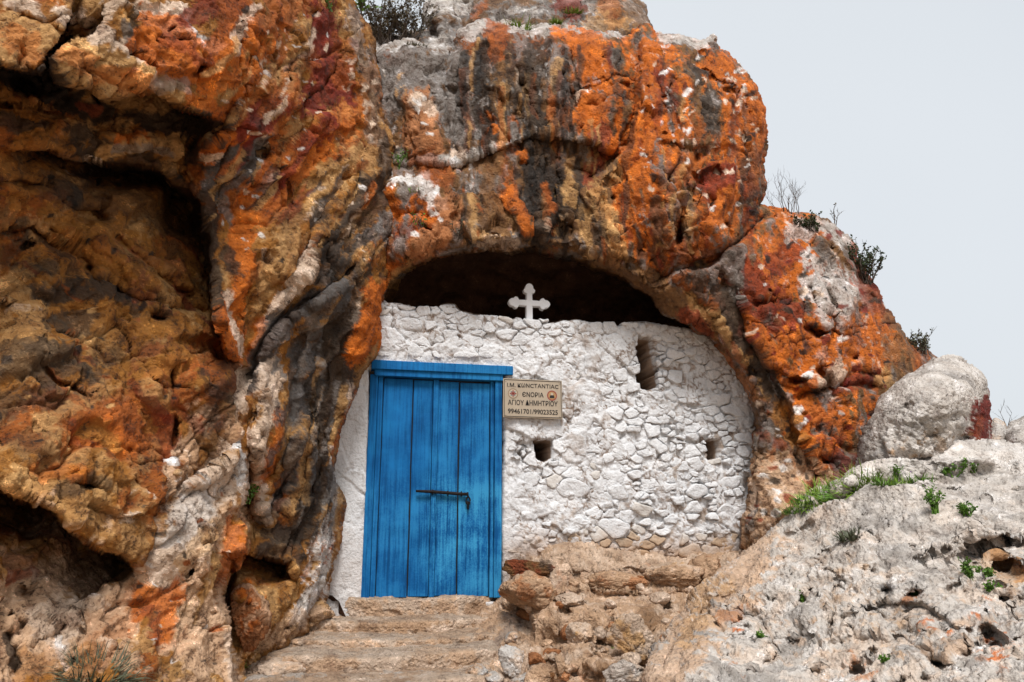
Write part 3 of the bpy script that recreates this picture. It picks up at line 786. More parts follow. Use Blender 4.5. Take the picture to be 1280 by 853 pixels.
CLIFF_OUT = [(400, 70), (455, 80), (467, 72), (478, 58), (505, 50), (548, 55), (565, 62), (576, 40), (596, 28), (640, 30), (700, 33), (750, 40), (785, 46), (800, 30), (812, 28), (817, 42), (830, 44),
             (893, 45), (901, 62), (925, 82), (948, 108), (957, 140), (955, 175), (951, 205), (958, 228), (950, 256), (965, 264), (1000, 268), (1035, 276), (1065, 300), (1082, 337), (1100, 376),
             (1122, 412), (1135, 430), (1160, 440), (1200, 470), (1230, 540), (1200, 640), (1080, 720), (930, 725), (926, 680), (931, 640), (941, 590), (946, 530), (936, 490), (915, 457), (890, 425),
             (862, 406), (836, 391), (816, 371), (800, 356), (770, 340), (730, 325), (700, 318), (665, 309), (640, 313), (610, 310), (575, 313), (545, 319), (510, 336), (484, 362), (470, 392), (400, 400)]
cliff = rock(
    'cliff', CLIFF_OUT,
    ctrl=[(640, 312, -0.35), (500, 340, -0.15), (800, 350, -0.45), (640, 200, -0.15), (640, 120, -0.05), (640, 60, 0.15), (640, 35, 0.35), (510, 90, 0.35), (520, 200, 0.1), (450, 200, 0.3), (450, 370, 0.0),
          (780, 60, 0.1), (740, 130, -0.12), (850, 100, -0.22), (870, 200, -0.50), (850, 290, -0.60), (945, 150, 0.10), (930, 230, -0.15), (890, 60, 0.15), (760, 250, -0.32), (740, 310, -0.40),
          (1000, 340, -0.30), (1050, 440, -0.50), (900, 370, -0.50), (930, 440, -0.50), (1000, 540, -0.62), (950, 600, -0.50), (1110, 420, 0.15), (1060, 310, 0.15), (1200, 500, 0.6), (980, 280, 0.05),
          (1060, 570, -0.60), (945, 520, -0.50), (880, 418, -0.50), (960, 690, -0.55), (1100, 680, -0.8), (840, 385, -0.48)],
    feats=[('ledge', [(470, 200), (530, 208), (562, 204), (600, 192), (650, 178), (690, 172), (740, 176), (770, 190), (790, 184)], 0.09, 30),
           ('ledge', [(820, 175), (850, 180), (905, 184), (920, 180)], 0.06, 22),
           ('ledge', [(810, 40), (802, 90), (795, 140), (790, 185), (760, 215), (735, 245)], 0.28, 34), ('ledge', [(575, 60), (572, 120), (568, 195)], -0.12, 16), ('ledge', [(930, 90), (915, 150), (925, 210), (905, 270), (915, 310)], -0.14, 22), ('groove', [(850, 190), (832, 230), (852, 262), (846, 310)], 0.08, 4), ('groove', [(880, 190), (862, 215), (890, 250), (875, 300)], 0.06, 3.5), ('groove', [(690, 172), (700, 230), (690, 300)], 0.05, 4), ('ledge', [(1060, 330), (1020, 372), (985, 390), (960, 430)], 0.08, 20),
           ('ledge', [(600, 318), (560, 290), (520, 330)], 0.05, 20),
           ('groove', [(558, 60), (562, 110), (560, 160), (566, 200)], 0.14, 8), ('groove', [(507, 120), (505, 190), (515, 205)], 0.08, 6),
           ('ledge', [(960, 258), (935, 300), (905, 322), (870, 336), (840, 348), (815, 362)], 0.22, 40),
           ('groove', [(960, 260), (930, 302), (900, 322), (862, 340)], 0.12, 4),
           ('ledge', [(900, 330), (925, 370), (945, 430), (985, 500), (1010, 560), (1035, 600)], 0.12, 50),
           ('ledge', [(820, 330), (850, 350), (880, 380), (910, 425), (935, 470), (948, 510)], 0.07, 24),
           ('ledge', [(960, 455), (990, 468), (1015, 470)], 0.10, 14), ('groove', [(985, 500), (1015, 492), (1040, 480), (1075, 478), (1100, 485)], 0.10, 4), ('groove', [(1020, 455), (1040, 480), (1010, 500)], 0.08, 4),
           ('groove', [(1045, 478), (1070, 462), (1110, 470)], 0.06, 4),
           ('pit', (848, 290), 0.25, 6, 20, 5), ('pit', (1020, 416), 0.22, 16, 7, 10), ('pit', (1000, 472), 0.12, 16, 5, 8), ('pit', (890, 225), 0.10, 20, 12, -35), ('pit', (880, 195), 0.08, 14, 8, -45),
           ('pit', (935, 140), 0.10, 7, 8), ('pit', (1070, 445), 0.10, 8, 5), ('pit', (1035, 575), 0.12, 10, 8), ('pit', (955, 380), 0.08, 14, 9), ('pit', (995, 572), 0.15, 6, 6),
           ('pit', (940, 465), 0.10, 8, 12, -30), ('pit', (780, 330), 0.08, 20, 8, 20), ('pit', (870, 250), 0.08, 10, 16), ('pit', (700, 290), 0.10, 18, 10), ('pit', (570, 270), 0.10, 6, 8),
           ('bump', [(522, 130), (530, 180)], 0.16, 20), ('bump', [(500, 240), (540, 245), (560, 280), (520, 300)], 0.22, 34), ('bump', [(600, 295), (630, 300)], 0.10, 18), ('bump', [(640, 250), (655, 285)], 0.06, 9),
           ('bump', [(1005, 475), (1030, 470)], 0.06, 10), ('bump', [(1060, 360), (1040, 400)], 0.08, 28), ('bump', [(760, 220), (740, 260), (770, 300)], 0.06, 14),
           ('bump', [(905, 300), (915, 240)], 0.10, 26), ('bump', [(820, 290), (815, 240)], 0.06, 22),
           ('groove', [(690, 50), (688, 170)], 0.04, 6), ('groove', [(605, 40), (610, 180)], 0.04, 6), ('groove', [(655, 200), (665, 300)], 0.06, 9), ('groove', [(730, 190), (715, 290)], 0.05, 8),
           ('groove', [(830, 210), (826, 260), (845, 310)], 0.05, 6), ('groove', [(1010, 290), (1060, 330), (1090, 380)], 0.05, 6), ('groove', [(1065, 330), (1095, 400), (1110, 440)], 0.08, 6)]
    + cracks(61, 580, 790, 50, 290, 9, 90, lmin=50, lmax=130, depth=0.05, wid=1.6) + cracks(62, 800, 945, 60, 310, 9, 80, spread=40, lmin=35, lmax=90, depth=0.05, wid=1.6) + cracks(63, 930, 1100, 290, 590, 12, 40, spread=60, lmin=25, lmax=90, depth=0.05, wid=1.6) + cracks(64, 580, 790, 60, 300, 4, 5, lmin=50, lmax=120, depth=0.04, wid=1.6)
    + random_pits(65, [(580, 50), (930, 60), (950, 240), (1060, 300), (1110, 440), (1040, 600), (960, 650), (930, 450), (700, 300), (520, 300), (480, 90)], 80, 1.8, 5.5, 0.02, 0.08),
    base=('B', 'D', 'o', 'G'),
    paint=[
        # grey shoulder and streaked face
        ('G', 40, 0.9, [(470, 110), (520, 85), (545, 110)]), ('C', 8, 0.7, [(475, 65), (510, 56), (550, 62)]), ('G', 15, 0.85, [(572, 70), (566, 140), (572, 190)]), ('F', 16, 0.95, [(526, 130), (522, 175), (535, 195)]), ('P', 8, 0.8, [(525, 128), (540, 135)]),
        ('T', 5, 0.7, [(507, 100), (510, 150)], 's'), ('C', 9, 0.8, [(580, 40), (620, 33), (700, 38), (780, 46)]), ('D', 12, 0.9, [(600, 55), (606, 120), (612, 190)]), ('D', 10, 0.8, [(640, 60), (632, 150)]), ('o', 8, 0.8, [(622, 40), (620, 70)]),
        ('G', 14, 0.7, [(585, 80), (578, 160)]), ('W', 6, 0.9, [(593, 90), (600, 130), (596, 170), (586, 215), (590, 240)], 's'), ('T', 5, 0.85, [(618, 110), (626, 160), (622, 170)], 's'), ('O', 4, 0.8, [(612, 140), (616, 165)]), ('O', 4, 0.85, [(643, 150), (648, 170)]), ('P', 3, 0.7, [(646, 90), (650, 120)]),
        ('D', 22, 0.8, [(668, 70), (664, 170), (672, 290)]), ('G', 12, 0.75, [(700, 70), (705, 130), (715, 165)]), ('K', 13, 0.7, [(662, 210), (660, 290)]), ('K', 16, 0.6, [(690, 190), (696, 280)]), ('W', 6, 0.6, [(680, 70), (690, 120)], 's'),
        ('O', 28, 0.9, [(735, 60), (755, 110), (735, 145)]), ('K', 14, 0.5, [(770, 70), (775, 120)], 'd'), ('W', 10, 0.8, [(740, 110), (745, 95)], 's'), ('P', 6, 0.8, [(728, 115), (722, 125)]), ('O', 9, 0.7, [(700, 42), (720, 55)]), ('o', 8, 0.8, [(610, 36), (625, 38)]),
        ('C', 4, 0.95, [(522, 203), (560, 202), (600, 190), (630, 182), (665, 173)]), ('C', 4, 0.9, [(740, 175), (765, 184), (790, 183)]), ('P', 6, 0.8, [(565, 192), (575, 195)]),
        ('B', 20, 0.8, [(610, 210), (605, 290)]), ('T', 9, 0.8, [(595, 250), (590, 290), (620, 300)]), ('P', 8, 0.7, [(600, 300), (640, 305)]), ('O', 7, 0.85, [(635, 230), (648, 265), (655, 285)]), ('O', 6, 0.8, [(645, 190), (655, 200)]), ('W', 7, 0.75, [(585, 210), (588, 240)], 's'),
        ('T', 5, 0.7, [(716, 200), (712, 260)]), ('P', 5, 0.8, [(680, 284), (720, 282)], 's'), ('r', 13, 0.95, [(748, 172), (752, 200), (742, 225)]), ('O', 5, 0.8, [(745, 240), (760, 228)]),
        ('O', 24, 0.95, [(490, 270), (520, 265), (555, 280)]), ('W', 12, 0.85, [(505, 230), (530, 236), (545, 250)]), ('R', 10, 0.5, [(495, 290), (540, 290)]), ('F', 14, 0.9, [(560, 250), (570, 280), (520, 320)]), ('O', 12, 0.8, [(480, 345), (500, 330)]), ('T', 8, 0.8, [(510, 330), (490, 355)]),
        ('o', 14, 0.7, [(520, 200), (560, 225)]),
        # orange lobe
        ('O', 34, 0.95, [(815, 70), (825, 140), (800, 210), (805, 290)]), ('P', 30, 0.5, [(830, 90), (900, 150), (880, 260)], 's'), ('r', 34, 0.55, [(830, 110), (860, 200), (880, 270)], 'd'), ('O', 34, 0.9, [(900, 90), (935, 140), (920, 210), (890, 280)]), ('D', 18, 0.8, [(850, 75), (865, 120), (880, 150)], 's'), ('D', 24, 0.75, [(845, 70), (880, 90), (885, 150)], 'd'), ('C', 8, 0.8, [(830, 48), (890, 50)]),
        ('R', 10, 0.7, [(825, 100), (845, 130)]), ('W', 7, 1.0, [(833, 117), (842, 135)], 's'), ('W', 10, 1.0, [(838, 160), (848, 170)], 's'), ('P', 6, 0.8, [(815, 185), (860, 186), (910, 190)], 's'), ('P', 7, 0.8, [(920, 150), (930, 180)], 's'),
        ('R', 16, 0.85, [(880, 230), (905, 222)]), ('T', 12, 0.8, [(772, 210), (748, 240), (775, 290)]), ('O', 11, 0.9, [(785, 240), (795, 280), (800, 320)]), ('R', 6, 0.6, [(782, 250), (790, 300)]), ('D', 9, 0.8, [(818, 260), (822, 320)]), ('T', 8, 0.75, [(760, 290), (780, 320)]), ('o', 20, 0.7, [(860, 300), (890, 310)]),
        ('P', 6, 0.8, [(855, 285), (862, 300)]), ('R', 10, 0.6, [(925, 225), (940, 250)]), ('D', 10, 0.5, [(940, 190), (950, 240)]), ('W', 10, 0.6, [(910, 110), (925, 130)], 's'), ('O', 16, 0.6, [(860, 210), (840, 240)]), ('D', 7, 0.6, [(945, 250), (915, 310)]),
        # right shoulder
        ('O', 45, 0.9, [(985, 300), (960, 370), (1010, 450), (1080, 420)]), ('r', 40, 0.6, [(985, 330), (990, 420), (1060, 440)], 'd'), ('P', 40, 0.55, [(1000, 320), (1070, 400), (1000, 460)], 's'), ('R', 26, 0.8, [(930, 350), (945, 390), (985, 400)]), ('R', 14, 0.7, [(985, 320), (960, 330)]), ('C', 22, 0.85, [(1020, 345), (1060, 355), (1045, 385)]), ('C', 12, 0.7, [(990, 290), (1035, 285), (1055, 300)]), ('G', 10, 0.6, [(1000, 280), (1040, 290)], 's'),
        ('P', 14, 0.75, [(1060, 390), (1085, 420)], 's'), ('r', 12, 0.8, [(1070, 320), (1090, 370), (1110, 410)]), ('B', 14, 0.7, [(1110, 400), (1125, 440), (1120, 460)]), ('R', 9, 0.8, [(1050, 480), (1085, 470)]), ('P', 8, 0.9, [(1010, 475), (1030, 478)]), ('P', 9, 0.85, [(1035, 470), (1045, 460)]), ('T', 8, 0.7, [(1095, 470), (1110, 480)]),
        ('O', 30, 0.9, [(1010, 510), (1050, 540), (1020, 570)]), ('C', 10, 0.8, [(1048, 492), (1052, 515)], 's'), ('R', 18, 0.75, [(1045, 570), (1060, 595), (1040, 550)]), ('D', 10, 0.6, [(955, 420), (1000, 460)], 'd'), ('R', 20, 0.5, [(1000, 420), (1060, 420)], 's'), ('O', 12, 0.8, [(935, 400), (960, 440), (990, 480)]),
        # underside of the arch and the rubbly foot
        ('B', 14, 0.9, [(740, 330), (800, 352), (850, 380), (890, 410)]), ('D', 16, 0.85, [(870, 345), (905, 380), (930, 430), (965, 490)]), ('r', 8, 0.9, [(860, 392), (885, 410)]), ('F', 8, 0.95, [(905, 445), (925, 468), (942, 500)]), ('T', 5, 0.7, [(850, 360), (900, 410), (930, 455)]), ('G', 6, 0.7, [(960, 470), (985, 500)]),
        ('E', 34, 0.95, [(965, 590), (1000, 600), (960, 660)]), ('F', 18, 0.8, [(955, 570), (1010, 600)], 's'), ('P', 22, 0.6, [(950, 620), (980, 640)], 's'), ('r', 10, 0.7, [(950, 545), (970, 560)]), ('D', 8, 0.6, [(950, 510), (985, 560)]), ('Y', 16, 0.7, [(975, 520), (990, 540)]),
    ] + streaks(11, 570, 725, 45, 170, 60, 'DKKGDTo', lmin=40, lmax=130) + streaks(12, 580, 740, 195, 300, 40, 'DKKTBo', lmin=25, lmax=90) + [('D', 16, 0.7, [(770, 60), (768, 130)], 'd'), ('R', 20, 0.6, [(810, 80), (790, 150)], 'd'), ('D', 22, 0.6, [(870, 90), (890, 160)], 'd'), ('o', 30, 0.6, [(840, 200), (800, 270)], 'd'), ('T', 14, 0.6, [(860, 270), (830, 300)], 'd'), ('R', 30, 0.6, [(1000, 380), (950, 420), (1040, 450)], 'd'), ('o', 30, 0.5, [(990, 330), (1060, 400)], 'd')] + streaks(13, 735, 935, 60, 310, 80, 'RDKoRTD', lmin=20, lmax=80, wmax=4.5)
    + flecks(14, 800, 950, 60, 300, 120, 'WPPDK', wmin=1.0, wmax=2.6) + flecks(15, 940, 1110, 290, 560, 140, 'WPRRDKO', wmin=1.2, wmax=3.5) + flecks(16, 470, 560, 70, 300, 30, 'WPD', wmax=4) + streaks(17, 860, 980, 350, 520, 26, 'DKBTr', lean=0.5, lmin=20, lmax=60, wmax=4) + flecks(18, 930, 1040, 560, 670, 60, 'PPrWD', wmax=4),
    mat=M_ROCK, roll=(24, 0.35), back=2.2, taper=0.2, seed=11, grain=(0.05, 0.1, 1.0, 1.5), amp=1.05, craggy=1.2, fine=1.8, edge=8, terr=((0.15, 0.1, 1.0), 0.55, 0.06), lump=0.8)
tag(cliff, kind='structure')

top = rock(
    'hilltop', [(440, 110), (452, 30), (468, 34), (480, 46), (500, 50), (512, 42), (535, 38), (527, 22), (533, 2), (552, -18), (575, -60), (640, -90), (770, -80), (788, -40), (798, 0), (814, 25), (818, 60), (810, 130), (560, 150)],
    ctrl=[(470, 80, 1.0), (520, 50, 1.1), (560, 0, 1.4), (640, 20, 0.9), (640, -60, 2.0), (740, 20, 0.8), (800, 20, 0.9), (640, 120, 0.9), (780, -60, 2.0)],
    feats=[('groove', [(585, 0), (590, 40)], 0.12, 10), ('pit', (545, 45), 0.15, 8, 8), ('groove', [(690, -10), (700, 30)], 0.1, 8), ('bump', [(550, 20), (560, 0)], 0.15, 16)],
    base=('G', 'C', 'G', 'B'),
    paint=[('C', 18, 0.8, [(540, 15), (580, 5)]), ('R', 12, 0.8, [(700, 0), (715, 15)]), ('O', 10, 0.7, [(760, 5), (770, 25)]), ('B', 20, 0.6, [(760, 10), (800, 25)]), ('T', 10, 0.5, [(740, 30), (780, 30)]), ('o', 8, 0.7, [(600, 25), (612, 10)])],
    mat=M_ROCK, roll=(22, 0.4), back=1.5, taper=0.3, seed=17, amp=1.0, craggy=1.3, fine=2.0)
tag(top, kind='structure')

# the hollow behind the chapel wall: a rough bowl seen from inside
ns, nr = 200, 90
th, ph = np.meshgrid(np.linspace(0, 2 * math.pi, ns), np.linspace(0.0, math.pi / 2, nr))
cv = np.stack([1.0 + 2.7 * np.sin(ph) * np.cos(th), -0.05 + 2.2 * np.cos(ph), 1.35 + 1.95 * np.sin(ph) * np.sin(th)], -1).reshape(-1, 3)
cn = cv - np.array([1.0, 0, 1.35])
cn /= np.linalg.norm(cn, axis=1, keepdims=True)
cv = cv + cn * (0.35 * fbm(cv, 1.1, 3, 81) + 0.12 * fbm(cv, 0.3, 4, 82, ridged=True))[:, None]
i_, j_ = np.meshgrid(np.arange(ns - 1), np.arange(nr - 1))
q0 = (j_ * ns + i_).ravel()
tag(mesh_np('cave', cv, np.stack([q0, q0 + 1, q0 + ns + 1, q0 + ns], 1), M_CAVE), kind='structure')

# ------------------------------------------------------------------ foreground limestone and boulders
H_OUT = [(806, 960), (806, 850), (818, 805), (850, 765), (882, 735), (922, 690), (960, 662), (985, 643), (1012, 614), (1050, 600), (1066, 585), (1105, 570), (1150, 558), (1200, 553), (1280, 558), (1420, 566), (1560, 590), (1560, 960)]
outcrop = rock(
    'rock_outcrop', H_OUT,
    ctrl=[(1200, 558, -1.35), (1280, 562, -1.5), (1420, 570, -1.8), (1550, 600, -2.1), (1550, 900, -4.0), (1060, 592, -1.15), (1000, 640, -1.15), (900, 720, -1.5), (850, 800, -2.1), (820, 850, -2.6), (1280, 853, -3.75), (1280, 700, -2.75), (1100, 700, -2.15),
          (1100, 853, -3.2), (950, 800, -2.35), (900, 853, -2.75), (1100, 630, -1.6), (1280, 610, -2.0), (1420, 853, -4.0), (1420, 700, -3.1), (1000, 950, -3.4), (1280, 950, -4.1), (820, 950, -3.0)],
    feats=[('ledge', [(1300, 606), (1240, 600), (1190, 604), (1150, 612), (1090, 618), (1040, 634), (1010, 650), (985, 668)], 0.22, 16), ('ledge', [(1020, 604), (1070, 590), (1120, 575), (1180, 566), (1260, 566)], -0.10, 14), ('ledge', [(985, 850), (970, 815), (950, 782), (920, 765), (880, 775), (850, 805), (830, 850)], 0.20, 26), ('ledge', [(1060, 765), (1110, 748), (1160, 757), (1210, 790)], 0.09, 18), ('ledge', [(1190, 850), (1130, 812), (1080, 806), (1030, 820)], 0.10, 18), ('ledge', [(1290, 765), (1235, 752), (1200, 728), (1150, 690)], 0.12, 22), ('groove', [(1150, 560), (1160, 585), (1150, 606)], 0.06, 4), ('groove', [(1105, 640), (1095, 690), (1110, 740)], 0.05, 6), ('ledge', [(960, 680), (935, 720), (905, 760)], 0.09, 22), ('ledge', [(1190, 690), (1230, 668), (1290, 668)], 0.12, 20), ('ledge', [(1060, 590), (1075, 605), (1110, 618), (1150, 612)], -0.07, 16),
           ('groove', [(985, 640), (975, 665), (990, 668), (1020, 655)], 0.10, 6), ('groove', [(905, 735), (880, 770), (858, 820), (850, 853)], 0.05, 7), ('groove', [(1012, 660), (960, 720), (930, 760)], 0.03, 10),
           ('groove', [(880, 760), (905, 790), (940, 800)], 0.05, 5), ('bump', [(880, 800), (870, 850)], 0.14, 34), ('bump', [(1150, 720), (1080, 690)], 0.10, 60), ('bump', [(1240, 640), (1180, 660)], 0.08, 40),
           ('pit', (1145, 744), 0.16, 12, 8), ('pit', (1041, 780), 0.18, 8, 12), ('pit', (1066, 788), 0.12, 5, 6), ('pit', (1012, 735), 0.10, 4, 4), ('pit', (1175, 790), 0.12, 9, 6), ('pit', (1262, 708), 0.18, 20, 9, 20), ('pit', (1225, 680), 0.10, 30, 14, 10),
           ('pit', (1258, 670), 0.12, 7, 4), ('pit', (1175, 828), 0.18, 14, 7, 10), ('pit', (1240, 800), 0.14, 26, 10, 40), ('pit', (1110, 738), 0.08, 9, 5), ('pit', (1090, 812), 0.10, 5, 5), ('pit', (1070, 832), 0.10, 10, 5, 20), ('pit', (1212, 660), 0.10, 5, 5),
           ('pit', (1000, 748), 0.12, 5, 9), ('pit', (925, 770), 0.10, 12, 6, -30), ('pit', (1092, 800), 0.08, 5, 4), ('pit', (1258, 745), 0.10, 9, 5), ('pit', (1130, 800), 0.06, 30, 14), ('pit', (1020, 840), 0.10, 9, 6), ('pit', (960, 830), 0.07, 14, 9), ('pit', (1200, 740), 0.07, 20, 10),
           ('pit', (1150, 700), 0.06, 14, 8), ('pit', (1050, 730), 0.05, 18, 9), ('pit', (1100, 770), 0.07, 10, 5)]
    + random_pits(71, [(960, 680), (1100, 600), (1280, 590), (1300, 860), (850, 860), (880, 760)], 150, 1.6, 8, 0.012, 0.08) + cracks(72, 880, 1270, 600, 850, 10, 20, spread=60, lmin=35, lmax=110, depth=0.035, wid=1.6),
    base=('L', 'P', 'C', 'G'),
    paint=[('L', 40, 0.5, [(1100, 600), (1250, 590)]), ('W', 24, 0.55, [(1080, 575), (1200, 565), (1270, 575)]), ('E', 40, 0.75, [(930, 690), (870, 770), (830, 850)]), ('T', 16, 0.5, [(900, 730), (860, 800)]), ('F', 8, 0.7, [(905, 770), (925, 765)]), ('C', 16, 0.8, [(905, 700), (880, 760)], 's'), ('P', 40, 0.6, [(1000, 680), (1080, 740), (1180, 800)], 'd'), ('T', 16, 0.45, [(1230, 660), (1200, 720)], 'd'), ('T', 20, 0.4, [(1040, 780), (1120, 840)], 'd'), ('E', 24, 0.5, [(1200, 700), (1270, 760), (1150, 830)], 'd'), ('F', 12, 0.5, [(1230, 820), (1270, 850)], 'd'),
           ('O', 6, 0.85, [(915, 775), (925, 785)], 's'), ('O', 8, 0.7, [(1060, 830), (1090, 840)], 's'), ('O', 14, 0.85, [(1240, 800), (1260, 830), (1230, 770)], 's'), ('F', 6, 0.9, [(1150, 742), (1140, 750)]), ('F', 9, 0.8, [(1255, 700), (1275, 715)]), ('O', 8, 0.8, [(1155, 785), (1180, 800)], 's'),
           ('F', 8, 0.7, [(915, 840), (930, 850)], 's'), ('T', 14, 0.5, [(1240, 690), (1270, 720)]), ('g', 7, 0.8, [(1105, 735), (1120, 740)]), ('G', 26, 0.4, [(1090, 660), (1200, 650), (1270, 640)], 's'), ('G', 40, 0.35, [(1000, 700), (1150, 720)], 's'), ('T', 20, 0.4, [(1060, 720), (1120, 780)], 's'), ('E', 25, 0.5, [(1000, 800), (1060, 840)], 's')],
    mat=M_KARST, roll=(20, 0.25), back=1.6, taper=0.3, seed=23, amp=0.75, craggy=1.3, fine=2.6, pits=2.0, edge=6, mott=0.55, terr=((0.25, -0.35, 1.0), 0.34, 0.07), lum=0.4, lump=2.6)
tag(outcrop, kind='structure')

boulder = rock(
    'boulder', [(1070, 585), (1076, 560), (1088, 528), (1106, 496), (1134, 466), (1168, 449), (1196, 447), (1216, 458), (1231, 476), (1237, 502), (1241, 530), (1241, 562), (1225, 585), (1150, 610), (1080, 612)],
    ctrl=[(1150, 520, -1.35), (1100, 540, -1.2), (1200, 500, -1.3), (1180, 460, -1.1), (1225, 540, -1.15), (1090, 590, -1.15), (1160, 590, -1.3)],
    feats=[('groove', [(1225, 515), (1210, 540), (1212, 560)], 0.03, 5), ('bump', [(1170, 500)], 0.08, 40), ('pit', (1135, 508), 0.05, 8, 5), ('pit', (1190, 525), 0.05, 14, 8), ('pit', (1203, 552), 0.08, 6, 5), ('pit', (1165, 548), 0.05, 9, 5)],
    base=('L', 'C', 'G'), paint=[('L', 50, 0.4, [(1150, 500)]), ('R', 17, 1.0, [(1226, 510), (1222, 540), (1232, 556)]), ('r', 6, 0.8, [(1222, 525), (1218, 555)]), ('T', 10, 0.6, [(1110, 570), (1170, 550), (1205, 555)], 's'), ('D', 6, 0.6, [(1130, 505), (1145, 512)], 's'), ('G', 26, 0.5, [(1180, 530)], 's')],
    mat=M_KARST, step=1.6, roll=(55, 0.55), back=0.9, taper=1.0, rings=26, seed=29, amp=0.75, craggy=1.3, fine=3.0, pits=1.5, edge=4, lum=0.4)
tag(boulder, 'big rounded grey limestone boulder with a rusty red patch on its side', 'boulder')
b2_ = rock(
    'boulder', [(1252, 545), (1262, 528), (1280, 520), (1320, 515), (1345, 540), (1345, 570), (1300, 580), (1256, 565)],
    ctrl=[(1290, 545, -0.9), (1260, 550, -0.8), (1330, 550, -0.8), (1290, 525, -0.75), (1290, 575, -0.9)], base=('C', 'G'), mat=M_KARST, roll=(25, 0.3), back=0.5, taper=1.0, seed=31, amp=0.5, fine=1.2, edge=2)
tag(b2_, 'small smooth grey boulder beside the big boulder with the red patch', 'boulder')
b3_ = rock(
    'boulder', [(1228, 575), (1232, 540), (1244, 524), (1256, 530), (1266, 560), (1262, 580)],
    ctrl=[(1248, 555, -0.7), (1240, 540, -0.6), (1258, 570, -0.7), (1248, 530, -0.6)], base=('C', 'P'), mat=M_KARST, roll=(14, 0.25), back=0.4, taper=1.0, seed=33, amp=0.4, edge=2)
tag(b3_, 'pale low rock wedged in the gap between two grey boulders', 'boulder')

# earth and rubble below the wall
bank = rock(
    'earth_bank', [(250, 830), (330, 780), (400, 768), (600, 764), (635, 748), (640, 715), (668, 690), (700, 682), (740, 676), (800, 690), (860, 694), (905, 690), (960, 690), (960, 960), (250, 960)],
    ctrl=[(250, 840, -0.6), (400, 775, -0.05), (600, 770, -0.05), (640, 735, -0.1), (700, 690, -0.08), (760, 690, -0.06), (860, 700, -0.08), (930, 695, -0.2), (640, 800, -0.75), (700, 760, -0.6), (740, 720, -0.25), (800, 760, -0.75),
          (860, 740, -0.6), (640, 853, -1.35), (720, 853, -1.6), (800, 853, -1.75), (450, 853, -0.95), (300, 853, -0.85), (300, 950, -1.8), (640, 950, -2.4), (900, 950, -2.6), (900, 853, -1.9), (500, 800, -0.35)],
    feats=[('bump', [(700, 770), (730, 775)], 0.28, 30), ('ledge', [(650, 740), (662, 765), (668, 800), (650, 815)], 0.22, 24), ('bump', [(760, 780), (800, 790)], 0.12, 24), ('bump', [(700, 700), (740, 710)], 0.10, 20), ('bump', [(670, 838), (720, 825), (770, 832)], 0.30, 22), ('ledge', [(790, 812), (750, 805), (700, 806), (655, 828)], 0.18, 20), ('pit', (690, 832), 0.12, 12, 7), ('pit', (720, 845), 0.1, 10, 6), ('pit', (745, 822), 0.08, 8, 5),
           ('ledge', [(680, 745), (740, 738), (800, 740), (870, 735)], 0.12, 14), ('ledge', [(700, 715), (780, 712), (850, 716)], 0.08, 10), ('pit', (705, 765), 0.12, 10, 7, 30), ('pit', (830, 757), 0.14, 9, 6), ('pit', (765, 780), 0.12, 12, 6), ('groove', [(740, 810), (760, 812), (790, 805)], 0.12, 7), ('bump', [(800, 775), (790, 800)], 0.14, 16)],
    base=('E', 'P', 'E', 'P'),
    paint=[('P', 26, 0.5, [(690, 710), (760, 700), (860, 710)]), ('F', 16, 0.5, [(700, 740), (830, 725)], 'd'), ('E', 30, 0.6, [(690, 780), (750, 770)]), ('P', 20, 0.5, [(720, 760), (800, 750)], 's'), ('P', 12, 0.7, [(620, 820), (650, 815)], 's'), ('P', 24, 0.7, [(700, 830), (780, 830)], 's'), ('F', 10, 0.6, [(680, 840), (720, 845)], 's'), ('E', 14, 0.7, [(570, 800), (640, 790)]), ('G', 8, 0.6, [(560, 830), (620, 800), (650, 780)]),
           ('P', 10, 0.6, [(770, 790), (800, 800)]), ('B', 14, 0.7, [(810, 770), (790, 830), (760, 845)]), ('T', 9, 0.7, [(820, 725), (850, 720)])],
    mat=M_EARTH, roll=(10, 0.12), back=0.5, taper=0.1, seed=37, amp=0.8, craggy=2.0, fine=3.0, pits=1.2, edge=5, terr=((0.25, -0.1, 1.0), 0.22, 0.07))
tag(bank, kind='structure')

# ------------------------------------------------------------------ the chapel wall
def wp(px, py, y=0.0):
    p = at_y(px, py, y)
    return float(p[0]), float(p[2])


